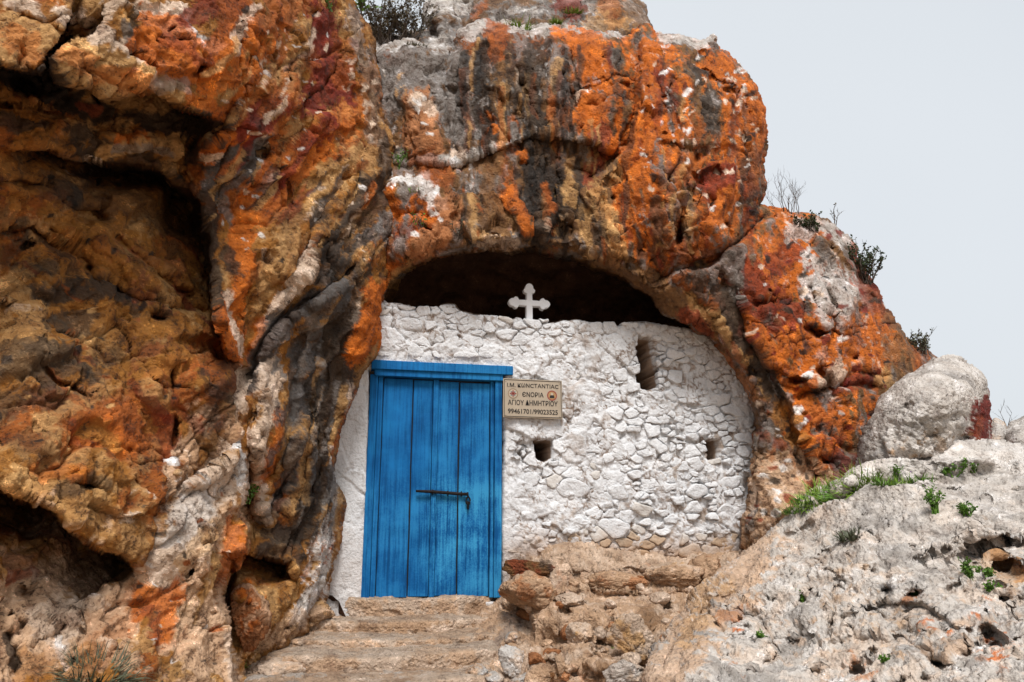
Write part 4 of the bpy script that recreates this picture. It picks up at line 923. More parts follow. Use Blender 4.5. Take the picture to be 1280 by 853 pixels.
def wash_mat(name, tint=(0.70, 0.70, 0.705), bump=0.7, dirt=0.35, low=0.26, use_col=False):
    m, t, b = new_mat(name)
    geo = nd(t, 'ShaderNodeNewGeometry')
    n1 = nd(t, 'ShaderNodeTexNoise', Scale=5.0, Detail=6.0, Roughness=0.65)
    n2 = nd(t, 'ShaderNodeTexNoise', Scale=55.0, Detail=4.0, Roughness=0.65)
    for n in (n1, n2): t.links.new(geo.outputs['Position'], n.inputs['Vector'])
    r1 = ramp(t, n1.outputs['Fac'], [(0.32, 0.86), (0.6, 1.0)])
    c = mixc(t, tint, r1.outputs[0], 1.0, 'MULTIPLY')
    r2 = ramp(t, n1.outputs['Fac'], [(0.60, 0.0), (0.78, dirt)])
    c = mixc(t, c, (0.42, 0.30, 0.20), r2.outputs[0])
    cu_ = use_col
    if cu_:
        c = mixc(t, c, nd(t, 'ShaderNodeAttribute', attribute_name='Col').outputs['Color'], 1.0, 'MULTIPLY')
    # earth splashed up from the bank along the foot of the wall
    sx = nd(t, 'ShaderNodeSeparateXYZ')
    t.links.new(geo.outputs['Position'], sx.inputs[0])
    ma = nd(t, 'ShaderNodeMath', operation='MULTIPLY_ADD')
    t.links.new(n1.outputs['Fac'], ma.inputs[0])
    ma.inputs[1].default_value = -0.55
    t.links.new(sx.outputs['Z'], ma.inputs[2])
    r3 = ramp(t, ma.outputs[0], [(0.0, 0.85), (low, 0.0)])
    sxm = ramp(t, sx.outputs['X'], [(0.48, 0.25), (0.75, 1.0)])
    fm = nd(t, 'ShaderNodeMath', operation='MULTIPLY')
    t.links.new(r3.outputs[0], fm.inputs[0])
    t.links.new(sxm.outputs[0], fm.inputs[1])
    c = mixc(t, c, (0.36, 0.22, 0.125), fm.outputs[0])
    ry_ = ramp(t, sx.outputs['Y'], [(0.06, 0.0), (0.10, 0.85)])      # bare stone inside the openings
    c = mixc(t, c, (0.34, 0.22, 0.14), ry_.outputs[0])
    r4 = ramp(t, n2.outputs['Fac'], [(0.30, 0.80), (0.5, 1.0)])
    c = mixc(t, c, r4.outputs[0], 1.0, 'MULTIPLY')
    t.links.new(c, b.inputs['Base Color'])
    b.inputs['Roughness'].default_value = 0.92
    b.inputs['Specular IOR Level'].default_value = 0.2
    bp = nd(t, 'ShaderNodeBump', Strength=bump, Distance=0.012)
    t.links.new(n2.outputs['Fac'], bp.inputs['Height'])
    t.links.new(bp.outputs[0], b.inputs['Normal'])
    return m


M_WASH = wash_mat('whitewash', bump=1.0)
M_MORTAR = wash_mat('patchy_limewash', bump=1.0, dirt=0.5, use_col=True)
M_WASH2 = wash_mat('grubby_whitewash', tint=(0.60, 0.565, 0.525), dirt=0.6)
M_BARE = wash_mat('bare_wall_stone', tint=(0.45, 0.35, 0.26), dirt=0.6)

chapel = empty('chapel_wall', (0.0, 0.0, 0.0))
tag(chapel, 'whitewashed rubble stone chapel wall with a blue door, filling the cave mouth', 'wall')

DOOR_PX = [(463, 462), (632, 468), (628, 752), (455, 752)]
SLIT = [(794, 424), (800, 421), (816, 424), (818, 440), (820, 470), (823, 484), (810, 487), (799, 484), (796, 465), (797, 445)]
HOLE1 = [(669, 551), (690, 551), (689, 572), (680, 578), (671, 574)]
HOLE2 = [(881, 552), (898, 550), (899, 571), (885, 574)]
GAPS = [[(866, 597), (880, 604), (876, 608), (867, 603)], [(648, 566), (655, 560), (653, 573)], [(742, 656), (754, 662), (752, 672), (745, 668)]]
WALL_OUT = [(398, 800), (398, 560), (430, 400), (470, 372), (485, 377), (512, 381), (516, 386), (550, 388), (554, 381), (568, 381), (577, 389), (604, 392), (640, 397), (648, 394), (662, 402), (690, 404), (705, 400), (722, 400), (742, 403),
            (775, 408), (790, 402), (815, 403), (835, 406), (860, 410), (884, 420), (915, 440), (950, 480), (960, 560), (960, 760)]
wall = rock('mortar', WALL_OUT, ctrl=[(400, 380, 0), (400, 800, 0), (960, 380, 0.0), (960, 800, 0.0), (640, 600, 0.0)],
            feats=[('poly', DOOR_PX, 0.16), ('poly', SLIT, 1.0), ('poly', HOLE1, 0.8), ('poly', HOLE2, 0.7)] + [('poly', g, 0.08) for g in GAPS],
            mat=M_MORTAR, base=('one',), lum=0.0, ortho=True, chips=((0.30, 0.19, 0.12), 0.95), calm=[([(380, 380), (480, 440), (468, 470), (462, 760), (380, 800)], 0.30), ([(455, 448), (645, 452), (645, 470), (455, 465)], 0.6), ([(624, 470), (640, 470), (640, 760), (624, 760)], 0.5)], paint=[('joint', 60, 0.85, [(850, 430), (890, 520), (880, 620), (850, 680)], 'd'), ('joint', 30, 0.8, [(700, 660), (800, 670)], 'd'), ('joint', 22, 0.6, [(500, 410), (620, 420), (720, 420)], 'd'), ('joint', 40, 0.5, [(700, 560), (760, 480)], 'd')], step=1.5, roll=(6, 0.05), back=0.45, taper=0.0, rings=10, amp=0.36, craggy=2.0, fine=2.6, edge=3, seed=61)
wall.name = 'mortar'
adopt(wall, chapel)

# rubble stones: a weighted Voronoi of uneven seeds in the wall plane, each cell a stone with its own bulging face
ASP = 1.6
x0w, x1w = wp(470, 500)[0], wp(948, 500)[0]
z0w, z1w = wp(700, 712)[1], wp(640, 372)[1]


def inside_poly(p, poly):
    r = False
    for k in range(len(poly)):
        (ax, ay), (bx, by) = poly[k], poly[(k + 1) % len(poly)]
        if (ay > p[1]) != (by > p[1]) and p[0] < (bx - ax) * (p[1] - ay) / (by - ay) + ax: r = not r
    return r


def P2(px, py):
    x, z = wp(px, py)
    return (x, z * ASP)


STONE_AREA = [P2(*p) for p in [(472, 380), (512, 384), (554, 383), (577, 391), (640, 398), (720, 402), (790, 405), (835, 408), (884, 422), (915, 448), (940, 500), (948, 545), (940, 600), (930, 650), (910, 690), (860, 705), (770, 700),
                                       (700, 690), (640, 690), (636, 610), (638, 540), (706, 530), (706, 470), (642, 466), (640, 450), (560, 447), (470, 446)]]
rs = random.Random(5)
seeds = []
for (px, py, r) in [(768, 659, 0.115), (820, 412, 0.09), (778, 436, 0.085), (778, 470, 0.08), (842, 444, 0.08), (846, 470, 0.085), (735, 490, 0.10), (870, 480, 0.08), (900, 500, 0.085), (862, 565, 0.08), (912, 566, 0.07), (715, 612, 0.14), (775, 615, 0.12),
                    (862, 690, 0.11), (800, 697, 0.10), (820, 560, 0.08), (780, 560, 0.11), (560, 386, 0.07), (740, 440, 0.13), (650, 425, 0.08), (912, 604, 0.075), (905, 640, 0.085), (870, 615, 0.10), (720, 555, 0.10), (660, 600, 0.09), (660, 650, 0.10)]:
    seeds.append((*P2(px, py), r))
for it in range(9000):
    p = (rs.uniform(x0w, x1w), rs.uniform(z0w * ASP, z1w * ASP))
    if not inside_poly(p, STONE_AREA): continue
    base_r = 0.046 if p[0] > wp(800, 500)[0] else 0.052
    r = base_r * rs.choice([0.45, 0.6, 0.75, 0.9, 1.1, 1.4, 1.7]) * (1.05 if it < 5000 else 0.72)
    if all((p[0] - s_[0]) ** 2 + (p[1] - s_[1]) ** 2 > (0.80 * (r + s_[2])) ** 2 for s_ in seeds):
        seeds.append((*p, r))
    if len(seeds) >= 560: break
print('seeds', len(seeds))


def clip(poly, nx, ny, c):
    """keep nx*x + ny*y <= c"""
    out = []
    for k in range(len(poly)):
        a, b = poly[k], poly[(k + 1) % len(poly)]
        da, db = nx * a[0] + ny * a[1] - c, nx * b[0] + ny * b[1] - c
        if da <= 0: out.append(a)
        if (da < 0 < db) or (db < 0 < da):
            t_ = da / (da - db)
            out.append((a[0] + (b[0] - a[0]) * t_, a[1] + (b[1] - a[1]) * t_))
    return out


VOIDS = [[P2(*p) for p in v] for v in (SLIT, HOLE1, HOLE2, DOOR_PX, [(626, 470), (705, 470), (705, 528), (626, 528)])]
smesh = 0
CELLS = []
for si, (sx_, sy_, sr) in enumerate(seeds):
    R_ = 2.1 * sr
    cell = [(sx_ + R_ * math.cos(a), sy_ + R_ * math.sin(a)) for a in np.linspace(0, 2 * math.pi, 13)[:-1]]
    for sj, (tx, ty, tr) in enumerate(seeds):
        if sj == si: continue
        dx, dy = tx - sx_, ty - sy_
        if dx * dx + dy * dy > (R_ + 2.2 * tr) ** 2: continue
        c = (tx * tx + ty * ty - tr * tr - sx_ * sx_ - sy_ * sy_ + sr * sr) / 2
        cell = clip(cell, dx, dy, c)
        if len(cell) < 3: break
    if len(cell) < 3: continue
    if any(inside_poly((sx_, sy_), v) for v in VOIDS): continue
    for v in VOIDS:                                  # keep clear of door, plaque and openings
        vx, vy = sum(p[0] for p in v) / len(v), sum(p[1] for p in v) / len(v)
        best = None
        for k in range(len(v)):
            a, b = v[k], v[(k + 1) % len(v)]
            ex, ey = b[0] - a[0], b[1] - a[1]
            L = math.hypot(ex, ey) + 1e-9
            nx, ny = ey / L, -ex / L
            if nx * (vx - a[0]) + ny * (vy - a[1]) > 0: nx, ny = -nx, -ny
            d = nx * (sx_ - a[0]) + ny * (sy_ - a[1])
            if best is None or d > best[0]: best = (d, nx, ny, a)
        d, nx, ny, a = best
        if d > 0: cell = clip(cell, -nx, -ny, -(nx * a[0] + ny * a[1] + 0.004))
    best = None                                      # stay inside the wall outline
    for k in range(len(STONE_AREA)):
        a, b = STONE_AREA[k], STONE_AREA[(k + 1) % len(STONE_AREA)]
        ex, ey = b[0] - a[0], b[1] - a[1]
        L = math.hypot(ex, ey) + 1e-9
        tq = min(max(((sx_ - a[0]) * ex + (sy_ - a[1]) * ey) / L / L, 0), 1)
        dq = math.hypot(sx_ - a[0] - tq * ex, sy_ - a[1] - tq * ey)
        if best is None or dq < best[0]: best = (dq, ey / L, -ex / L, a)
    dq, nx, ny, a = best
    if nx * (sx_ - a[0]) + ny * (sy_ - a[1]) > 0: nx, ny = -nx, -ny
    cell = clip(cell, nx, ny, nx * a[0] + ny * a[1] + 0.012)
    if len(cell) < 3: continue
    ar = 0.5 * abs(sum(cell[k][0] * cell[(k + 1) % len(cell)][1] - cell[(k + 1) % len(cell)][0] * cell[k][1] for k in range(len(cell))))
    CELLS.append((ar, cell))
CELLS.sort(key=lambda q: -q[0])
CHV, CHQ, CHT, chn = [], [], [], 0
for ci, (ar, cell) in enumerate(CELLS):
    pts = [(x, y / ASP) for x, y in cell]
    if rs.random() < 0.5 and len(pts) >= 4:            # a broken corner
        k = rs.randrange(len(pts))
        gx_, gz_ = sum(p[0] for p in pts) / len(pts), sum(p[1] for p in pts) / len(pts)
        dx, dz = pts[k][0] - gx_, pts[k][1] - gz_
        an_ = rs.uniform(-0.5, 0.5)
        dx, dz = dx * math.cos(an_) - dz * math.sin(an_), dx * math.sin(an_) + dz * math.cos(an_)
        pts = clip(pts, dx, dz, dx * gx_ + dz * gz_ + rs.uniform(0.35, 0.6) * (dx * dx + dz * dz))
        if len(pts) < 3: continue
    cx = sum(p[0] for p in pts) / len(pts)
    cz = sum(p[1] for p in pts) / len(pts)
    q = []                                           # knock the corners off
    for k in range(len(pts)):
        a, b = pts[k], pts[(k + 1) % len(pts)]
        ca = rs.uniform(0.04, 0.16)
        q += [(a[0] * (1 - ca) + b[0] * ca, a[1] * (1 - ca) + b[1] * ca), (a[0] * ca + b[0] * (1 - ca), a[1] * ca + b[1] * (1 - ca))]
    ring = np.array(q)
    seg = np.linalg.norm(np.roll(ring, -1, 0) - ring, axis=1)
    cum = np.concatenate([[0], np.cumsum(seg)])
    nn = 24
    tt = np.linspace(0, cum[-1], nn + 1)[:-1]
    rx_ = np.interp(tt, cum, np.append(ring[:, 0], ring[0, 0]))
    rz_ = np.interp(tt, cum, np.append(ring[:, 1], ring[0, 1]))
    rad = np.hypot(rx_ - cx, rz_ - cz)
    if rad.mean() < 0.010 or (ci > 20 and rs.random() < 0.16): continue
    gap = rs.uniform(0.004, 0.008)
    k_ = np.clip((rad - gap) / rad, 0.2, 1) * (1 + 0.05 * np.array([rs.uniform(-1, 1) for _ in range(nn)]))
    rx_, rz_ = cx + (rx_ - cx) * k_, cz + (rz_ - cz) * k_
    cover = float(fbm(np.array([[cx, 3.3, cz]]), 0.45, 2, 77)[0])          # how thickly plaster was smeared over the stones here
    smear = float(np.clip(0.95 + 1.6 * cover, 0.25, 1.4)) * rs.uniform(0.6, 1.3)
    if cx < wp(790, 500)[0] and cz > wp(760, 650)[1]: smear *= 0.6
    h = (0.012 + 0.020 * rs.random() + 0.06 * rad.mean()) * smear
    tx_, tz_ = rs.uniform(-0.2, 0.2) * smear, rs.uniform(-0.22, 0.22) * smear
    V = []
    sdn = rs.randrange(999)
    prof = [(1.0, 0.05), (1.0, -0.70 * h), (0.94, -0.95 * h), (0.70, -1.0 * h), (0.38, -1.02 * h)]
    for (k, yy) in prof:
        for a in range(nn):
            V.append([cx + (rx_[a] - cx) * k, yy, cz + (rz_[a] - cz) * k])
    V.append([cx, -1.05 * h, cz])
    V = np.array(V)
    fr = V[:, 1] < 0
    V[fr, 1] += tx_ * (V[fr, 0] - cx) + tz_ * (V[fr, 2] - cz)
    nz = fbm(V * np.array([1, 0.3, 1]), 0.06, 3, sdn, ridged=True)
    V[fr, 1] -= 0.010 * nz[fr]
    V[:, 0] += 0.008 * fbm(V + 5, 0.035, 2, sdn + 1) + 0.022 * fbm(V * np.array([1, 0, 1]) + 5, 0.14, 2, 881)
    V[:, 2] += 0.008 * fbm(V + 9, 0.035, 2, sdn + 2) + 0.022 * fbm(V * np.array([1, 0, 1]) + 5, 0.14, 2, 882)
    qd, tr_ = [], []
    for k in range(len(prof) - 1):
        for a in range(nn):
            b = (a + 1) % nn
            qd.append((k * nn + a, k * nn + b, (k + 1) * nn + b, (k + 1) * nn + a))
    k = len(prof) - 1
    for a in range(nn): tr_.append((k * nn + a, k * nn + (a + 1) % nn, len(V) - 1))
    if ci >= 296:
        CHV.append(V)
        CHQ += [tuple(i + chn for i in q_) for q_ in qd]
        CHT += [tuple(i + chn for i in q_) for q_ in tr_]
        chn += len(V)
        continue
    org = np.array([cx, 0, cz])
    roll_ = rs.random()
    low = cz < wp(760, 668)[1]
    mt = M_BARE if (low and roll_ < 0.55) else (M_WASH2 if roll_ < 0.04 or low else M_WASH)
    o = mesh_np('stone', V - org, qd, mt, tris=tr_, parent=None)
    o.location = org
    o.parent = chapel
    smesh += 1
if CHV:
    tag(mesh_np('chinking_stones', np.concatenate(CHV), CHQ, M_WASH, tris=CHT, parent=chapel), kind='stuff')
print('stone parts', smesh, 'chinks', len(CHV))

# ------------------------------------------------------------------ door


def box_mesh(x0, x1, y0, y1, z0, z1, nx=2, nz=2, warp=0.0, seed=0, bev=0.004):
    bm = bmesh.new()
    bmesh.ops.create_cube(bm, size=1)
    for v in bm.verts:
        v.co = ((x0 + x1) / 2 + v.co.x * (x1 - x0), (y0 + y1) / 2 + v.co.y * (y1 - y0), (z0 + z1) / 2 + v.co.z * (z1 - z0))
    if bev: bmesh.ops.bevel(bm, geom=bm.edges[:], offset=bev, segments=1, affect='EDGES')
    if nz > 1:
        es = [e for e in bm.edges if abs(e.verts[0].co.z - e.verts[1].co.z) > (z1 - z0) * 0.8]
        bmesh.ops.subdivide_edges(bm, edges=es, cuts=nz, use_grid_fill=True)
    if nx > 1:
        es = [e for e in bm.edges if abs(e.verts[0].co.x - e.verts[1].co.x) > (x1 - x0) * 0.8]
        bmesh.ops.subdivide_edges(bm, edges=es, cuts=nx, use_grid_fill=True)
    if warp:
        co = np.array([v.co[:] for v in bm.verts])
        n = fbm(co * np.array([0.6, 0.2, 1.0]), 0.25, 3, seed)
        n2 = fbm(co + 7, 0.3, 3, seed + 3)
        for v, a, b in zip(bm.verts, n, n2):
            v.co.y += warp * a
            v.co.x += warp * 0.6 * b
    return bm


def bm_obj(name, bm, mat, parent=None, smooth=False):
    me = bpy.data.meshes.new(name)
    bm.to_mesh(me)
    bm.free()
    me.materials.append(mat)
    if smooth: me.polygons.foreach_set('use_smooth', np.ones(len(me.polygons), bool))
    o = bpy.data.objects.new(name, me)
    COL.objects.link(o)
    return adopt(o, parent)


def paint_mat(name, wear=1.0):
    m, t, b = new_mat(name)
    geo = nd(t, 'ShaderNodeNewGeometry')
    mp = nd(t, 'ShaderNodeMapping')
    mp.inputs['Scale'].default_value = (55, 20, 2.2)
    t.links.new(geo.outputs['Position'], mp.inputs['Vector'])
    gr = nd(t, 'ShaderNodeTexNoise', Scale=1.0, Detail=6.0, Roughness=0.6)
    t.links.new(mp.outputs[0], gr.inputs['Vector'])
    n1 = nd(t, 'ShaderNodeTexNoise', Scale=3.2, Detail=5.0, Roughness=0.6)
    n2 = nd(t, 'ShaderNodeTexNoise', Scale=85.0, Detail=3.0, Roughness=0.6)
    for n in (n1, n2): t.links.new(geo.outputs['Position'], n.inputs['Vector'])
    rc = ramp(t, n1.outputs['Fac'], [(0.3, (0.001, 0.066, 0.205)), (0.55, (0.001, 0.096, 0.295)), (0.75, (0.002, 0.135, 0.38))])
    r0 = ramp(t, gr.outputs['Fac'], [(0.32, 0.62), (0.5, 1.0), (0.7, 1.15)])
    c = mixc(t, rc.outputs[0], r0.outputs[0], 1.0, 'MULTIPLY')
    # chalky worn paint in the middle of the right leaf and low down
    sx = nd(t, 'ShaderNodeSeparateXYZ')
    t.links.new(geo.outputs['Position'], sx.inputs[0])
    vz = ramp(t, sx.outputs['Z'], [(0.02, 0.7), (0.45, 1.0), (0.8, 0.9), (1.0, 0.35)])
    vx = nd(t, 'ShaderNodeMapRange')
    vx.inputs['From Min'].default_value = -0.15
    vx.inputs['From Max'].default_value = 0.05
    vx.inputs['To Min'].default_value = 0.4
    t.links.new(sx.outputs['X'], vx.inputs['Value'])
    w0 = nd(t, 'ShaderNodeMath', operation='MULTIPLY')
    t.links.new(vz.outputs[0], w0.inputs[0])
    t.links.new(vx.outputs[0], w0.inputs[1])
    s1 = nd(t, 'ShaderNodeMath', operation='MULTIPLY_ADD')
    t.links.new(n2.outputs['Fac'], s1.inputs[0])
    s1.inputs[1].default_value = 0.45
    t.links.new(n1.outputs['Fac'], s1.inputs[2])
    s2 = nd(t, 'ShaderNodeMath', operation='MULTIPLY_ADD')
    t.links.new(gr.outputs['Fac'], s2.inputs[0])
    s2.inputs[1].default_value = 0.75
    t.links.new(s1.outputs[0], s2.inputs[2])
    r3 = ramp(t, s2.outputs[0], [(1.04, 0.0), (1.30, 0.75 * wear)])
    sc3 = nd(t, 'ShaderNodeMath', operation='MULTIPLY', use_clamp=True)
    sc3.inputs[1].default_value = 1.0
    dv = nd(t, 'ShaderNodeMath', operation='MULTIPLY')
    t.links.new(s2.outputs[0], dv.inputs[0])
    dv.inputs[1].default_value = 0.6
    r3 = ramp(t, dv.outputs[0], [(0.58, 0.0), (0.74, 0.9 * wear)])
    t.links.new(r3.outputs[0], sc3.inputs[0])
    t.links.new(w0.outputs[0], sc3.inputs[1])
    c = mixc(t, c, (0.04, 0.27, 0.48), sc3.outputs[0])
    t.links.new(c, b.inputs['Base Color'])
    b.inputs['Roughness'].default_value = 0.75
    b.inputs['Specular IOR Level'].default_value = 0.15
    bp = nd(t, 'ShaderNodeBump', Strength=0.5, Distance=0.006)
    t.links.new(gr.outputs['Fac'], bp.inputs['Height'])
    t.links.new(bp.outputs[0], b.inputs['Normal'])
    return m


def plain_mat(name, col, rough=0.6, metal=0.0, spec=0.4, var=0.25, scale=30.0, bump=0.2):
    m, t, b = new_mat(name)
    tc = nd(t, 'ShaderNodeNewGeometry')
    n = nd(t, 'ShaderNodeTexNoise', Scale=scale, Detail=5.0)
    t.links.new(tc.outputs['Position'], n.inputs['Vector'])
    r = ramp(t, n.outputs['Fac'], [(0.3, 1 - var), (0.7, 1 + var)])
    t.links.new(mixc(t, col, r.outputs[0], 1.0, 'MULTIPLY'), b.inputs['Base Color'])
    b.inputs['Roughness'].default_value = rough
    b.inputs['Metallic'].default_value = metal
    b.inputs['Specular IOR Level'].default_value = spec
    if bump:
        bp = nd(t, 'ShaderNodeBump', Strength=bump, Distance=0.004)
        t.links.new(n.outputs['Fac'], bp.inputs['Height'])
        t.links.new(bp.outputs[0], b.inputs['Normal'])
    return m


M_BLUE = paint_mat('weathered_blue_paint')
M_IRON = plain_mat('rusty_iron', (0.012, 0.008, 0.007), rough=0.8, metal=0.0, spec=0.2, var=0.5)
M_DARK = plain_mat('door_backing', (0.01, 0.01, 0.012), var=0.1)

zs0 = wp(541, 747)[1] - 0.01
ztop = wp(541, 472)[1]
door = empty('door', (0, 0, 0))
door.parent = chapel
door['label'] = 'weathered blue plank double door with an iron bolt'


def xw(px, py=610, y=0.0): return wp(px, py, y)[0]


planks = [(475, 512.5), (514, 539), (546, 572.5), (574, 612)]
for i, (a, b) in enumerate(planks):
    dy = [0.0, 0.005, 0.003, -0.003][i]
    zb = zs0 + [0.010, 0.014, 0.018, 0.010][i]
    bm_obj('plank', box_mesh(xw(a) + 0.001, xw(b), 0.030 + dy, 0.055, zb, ztop - 0.016 - 0.004 * i, nx=5, nz=18, warp=0.008, seed=100 + i, bev=0.004), M_BLUE, door)
bm_obj('cover_strip', box_mesh(xw(539) + 0.002, xw(546), 0.016, 0.034, zs0 + 0.01, ztop - 0.012, nx=1, nz=14, warp=0.004, seed=120), M_BLUE, door)
bm_obj('backing_board', box_mesh(xw(460), xw(624), 0.062, 0.075, zs0, ztop, nx=1, nz=1, bev=0), M_DARK, door)
for (a, b, yf, s_) in ((457, 467, -0.012, 1), (467.4, 474, 0.012, 2), (613, 617.5, 0.014, 3), (618, 627, -0.012, 4)):
    bm_obj('jamb', box_mesh(xw(a), xw(b), yf, 0.10, zs0, ztop + (0.0 if yf > 0 else 0.004), nx=1, nz=14, warp=0.005, seed=130 + s_), M_BLUE, door)
x0, z0 = wp(465, 466)
bm_obj('lintel', box_mesh(xw(464, 460), xw(640, 460), -0.045, 0.10, ztop + 0.042, ztop + 0.118, nx=10, nz=2, warp=0.010, seed=141), M_BLUE, door)
bm_obj('lintel', box_mesh(xw(468, 470), xw(628, 470), -0.028, 0.10, ztop - 0.010, ztop + 0.045, nx=10, nz=2, warp=0.006, seed=142), M_BLUE, door)


def tube(pts, r, n=8, closed=False):
    bm = bmesh.new()
    pts = [np.array(p, float) for p in pts]
    rings = []
    m = len(pts)
    for i, p in enumerate(pts):
        a, b = pts[(i - 1) % m if closed else max(i - 1, 0)], pts[(i + 1) % m if closed else min(i + 1, m - 1)]
        t = (b - a) / (np.linalg.norm(b - a) + 1e-9)
        u = np.cross(t, [0, 0, 1.0])
        if np.linalg.norm(u) < 0.2: u = np.cross(t, [1.0, 0, 0])
        u /= np.linalg.norm(u)
        w = np.cross(t, u)
        rr = r[i] if hasattr(r, '__len__') else r
        rings.append([bm.verts.new(p + rr * (u * math.cos(k * 2 * math.pi / n) + w * math.sin(k * 2 * math.pi / n))) for k in range(n)])
    for i in range(m if closed else m - 1):
        A, B = rings[i], rings[(i + 1) % m]
        for k in range(n): bm.faces.new((A[k], A[(k + 1) % n], B[(k + 1) % n], B[k]))
    if not closed:
        bm.faces.new(rings[0][::-1])
        bm.faces.new(rings[-1])
    bmesh.ops.recalc_face_normals(bm, faces=bm.faces)
    return bm


bx0, bz0 = wp(520, 614)
bx1, bz1 = wp(585, 618)
bolt = bm_obj('bolt', tube([(bx0, 0.0, bz0), (bx0 + 0.14, 0.004, bz0 - 0.004), (bx1 - 0.06, 0.004, bz1 + 0.001), (bx1, 0.0, bz1)], [0.010, 0.0135, 0.0135, 0.013], 10), M_IRON, door, True)
for px in (541, 560, 577):
    xx = xw(px, 616)
    zz = bz0 + (bz1 - bz0) * (xx - bx0) / (bx1 - bx0)
    bm_obj('staple', tube([(xx, 0.035, zz + 0.016), (xx, 0.002, zz + 0.017), (xx, -0.010, zz), (xx, 0.002, zz - 0.017), (xx, 0.035, zz - 0.016)], 0.0045, 6), M_IRON, door, True)
bm_obj('bolt_handle', tube([(bx1 - 0.004, 0.0, bz1 + 0.014), (bx1 - 0.003, -0.006, bz1 - 0.006), (bx1 + 0.002, -0.004, bz1 - 0.03)], 0.008, 8), M_IRON, door, True)
for k, (oz, tilt) in enumerate(((-0.052, 0.3), (-0.088, 1.3))):
    pts_ = [(bx1 + 0.002 + 0.018 * math.cos(a) * math.cos(tilt), 0.006 + 0.013 * math.cos(a) * math.sin(tilt), bz1 + oz + 0.030 * math.sin(a)) for a in np.linspace(0, 2 * math.pi, 15)[:-1]]
    bm_obj('chain_link', tube(pts_, 0.0065, 6, True), M_IRON, door, True)

# ------------------------------------------------------------------ plaque
M_PLATE = plain_mat('aged_brass_plate', (0.37, 0.30, 0.22), rough=0.5, metal=0.1, spec=0.5, var=0.12, scale=6.0, bump=0.05)
M_INK = plain_mat('engraved_black', (0.012, 0.009, 0.007), rough=0.6, var=0.1, bump=0)
M_RED = plain_mat('emblem_red', (0.24, 0.045, 0.03), var=0.1, bump=0)
M_BROWN = plain_mat('emblem_brown', (0.22, 0.15, 0.09), var=0.1, bump=0)
M_TEAL = plain_mat('emblem_teal', (0.12, 0.30, 0.30), var=0.1, bump=0)
M_CREAM = plain_mat('emblem_cream', (0.42, 0.34, 0.25), var=0.1, bump=0)
M_GOLD = plain_mat('emblem_ochre', (0.34, 0.19, 0.08), var=0.1, bump=0)
sxl, szt = wp(628.5, 473.5, -0.05)
sxr, szb = wp(702.5, 524.5, -0.05)
plaque = empty('plaque', ((sxl + sxr) / 2, -0.05, (szt + szb) / 2))
tag(plaque, 'beige metal plaque with dark Greek lettering, fixed to the wall right of the door', 'plaque')
SW, SH = sxr - sxl, szt - szb
pcx, pcz = (sxl + sxr) / 2, (szt + szb) / 2
YF = -0.066
bm_obj('plate', box_mesh(sxl, sxr, YF, YF + 0.012, szb, szt, 1, 1, bev=0.002), M_PLATE, plaque)
bm = bmesh.new()
for (a, b, c_, d_) in ((sxl + .008, sxr - .008, szt - .012, szt - .008), (sxl + .008, sxr - .008, szb + .008, szb + .012), (sxl + .008, sxl + .012, szb + .012, szt - .012), (sxr - .012, sxr - .008, szb + .012, szt - .012)):
    t_ = box_mesh(a, b, YF - 0.0025, YF + 0.001, c_, d_, 1, 1, bev=0)
    me_ = bpy.data.meshes.new('x')
    t_.to_mesh(me_)
    t_.free()
    bm.from_mesh(me_)
    bpy.data.meshes.remove(me_)
bm_obj('border', bm, M_INK, plaque)


def lettering(txt, cx, cz, w, h, parent, mat=None):
    cu = bpy.data.curves.new('lettering', 'FONT')
    cu.body = txt
    cu.align_x = 'CENTER'
    cu.extrude = 0.01
    cu.offset = 0.012
    cu.resolution_u = 3
    to = bpy.data.objects.new('lettering_source', cu)
    COL.objects.link(to)
    dg = bpy.context.evaluated_depsgraph_get()
    me = bpy.data.meshes.new_from_object(to.evaluated_get(dg))
    bpy.data.objects.remove(to)
    n = len(me.vertices)
    co = np.zeros(n * 3, f32)
    me.vertices.foreach_get('co', co)
    co = co.reshape(-1, 3)
    mn, mx = co.min(0), co.max(0)
    out = np.zeros_like(co)
    out[:, 0] = cx + ((co[:, 0] - mn[0]) / (mx[0] - mn[0]) - 0.5) * w
    out[:, 2] = cz + ((co[:, 1] - mn[1]) / (mx[1] - mn[1]) - 0.5) * h
    out[:, 1] = YF - 0.0012 + (co[:, 2] - mn[2]) / (mx[2] - mn[2] + 1e-9) * -0.0015
    me.vertices.foreach_set('co', out.ravel())
    me.materials.clear()
    me.materials.append(mat or M_INK)
    me.update()
    o = bpy.data.objects.new('lettering', me)
    COL.objects.link(o)
    return adopt(o, parent)


for txt, u0, u1 in (('Ι.Μ. Κ', 0.065, 0.300), ('ω', 0.305, 0.372), ('ΝCΤΑΝΤΙΑC', 0.385, 0.935)):
    lettering(txt, sxl + (u0 + u1) / 2 * SW, szt - 0.165 * SH, SW * (u1 - u0), SH * 0.105, plaque)
lettering('ЄΝΟΡΙΑ', pcx, szt - 0.395 * SH, SW * 0.36, SH * 0.125, plaque)
lettering('ΑΓΙΟΥ ΔΗΜΗΤΡΙΟΥ', pcx, szt - 0.61 * SH, SW * 0.84, SH * 0.135, plaque)
lettering('99461701/99023525', pcx, szt - 0.835 * SH, SW * 0.84, SH * 0.125, plaque)


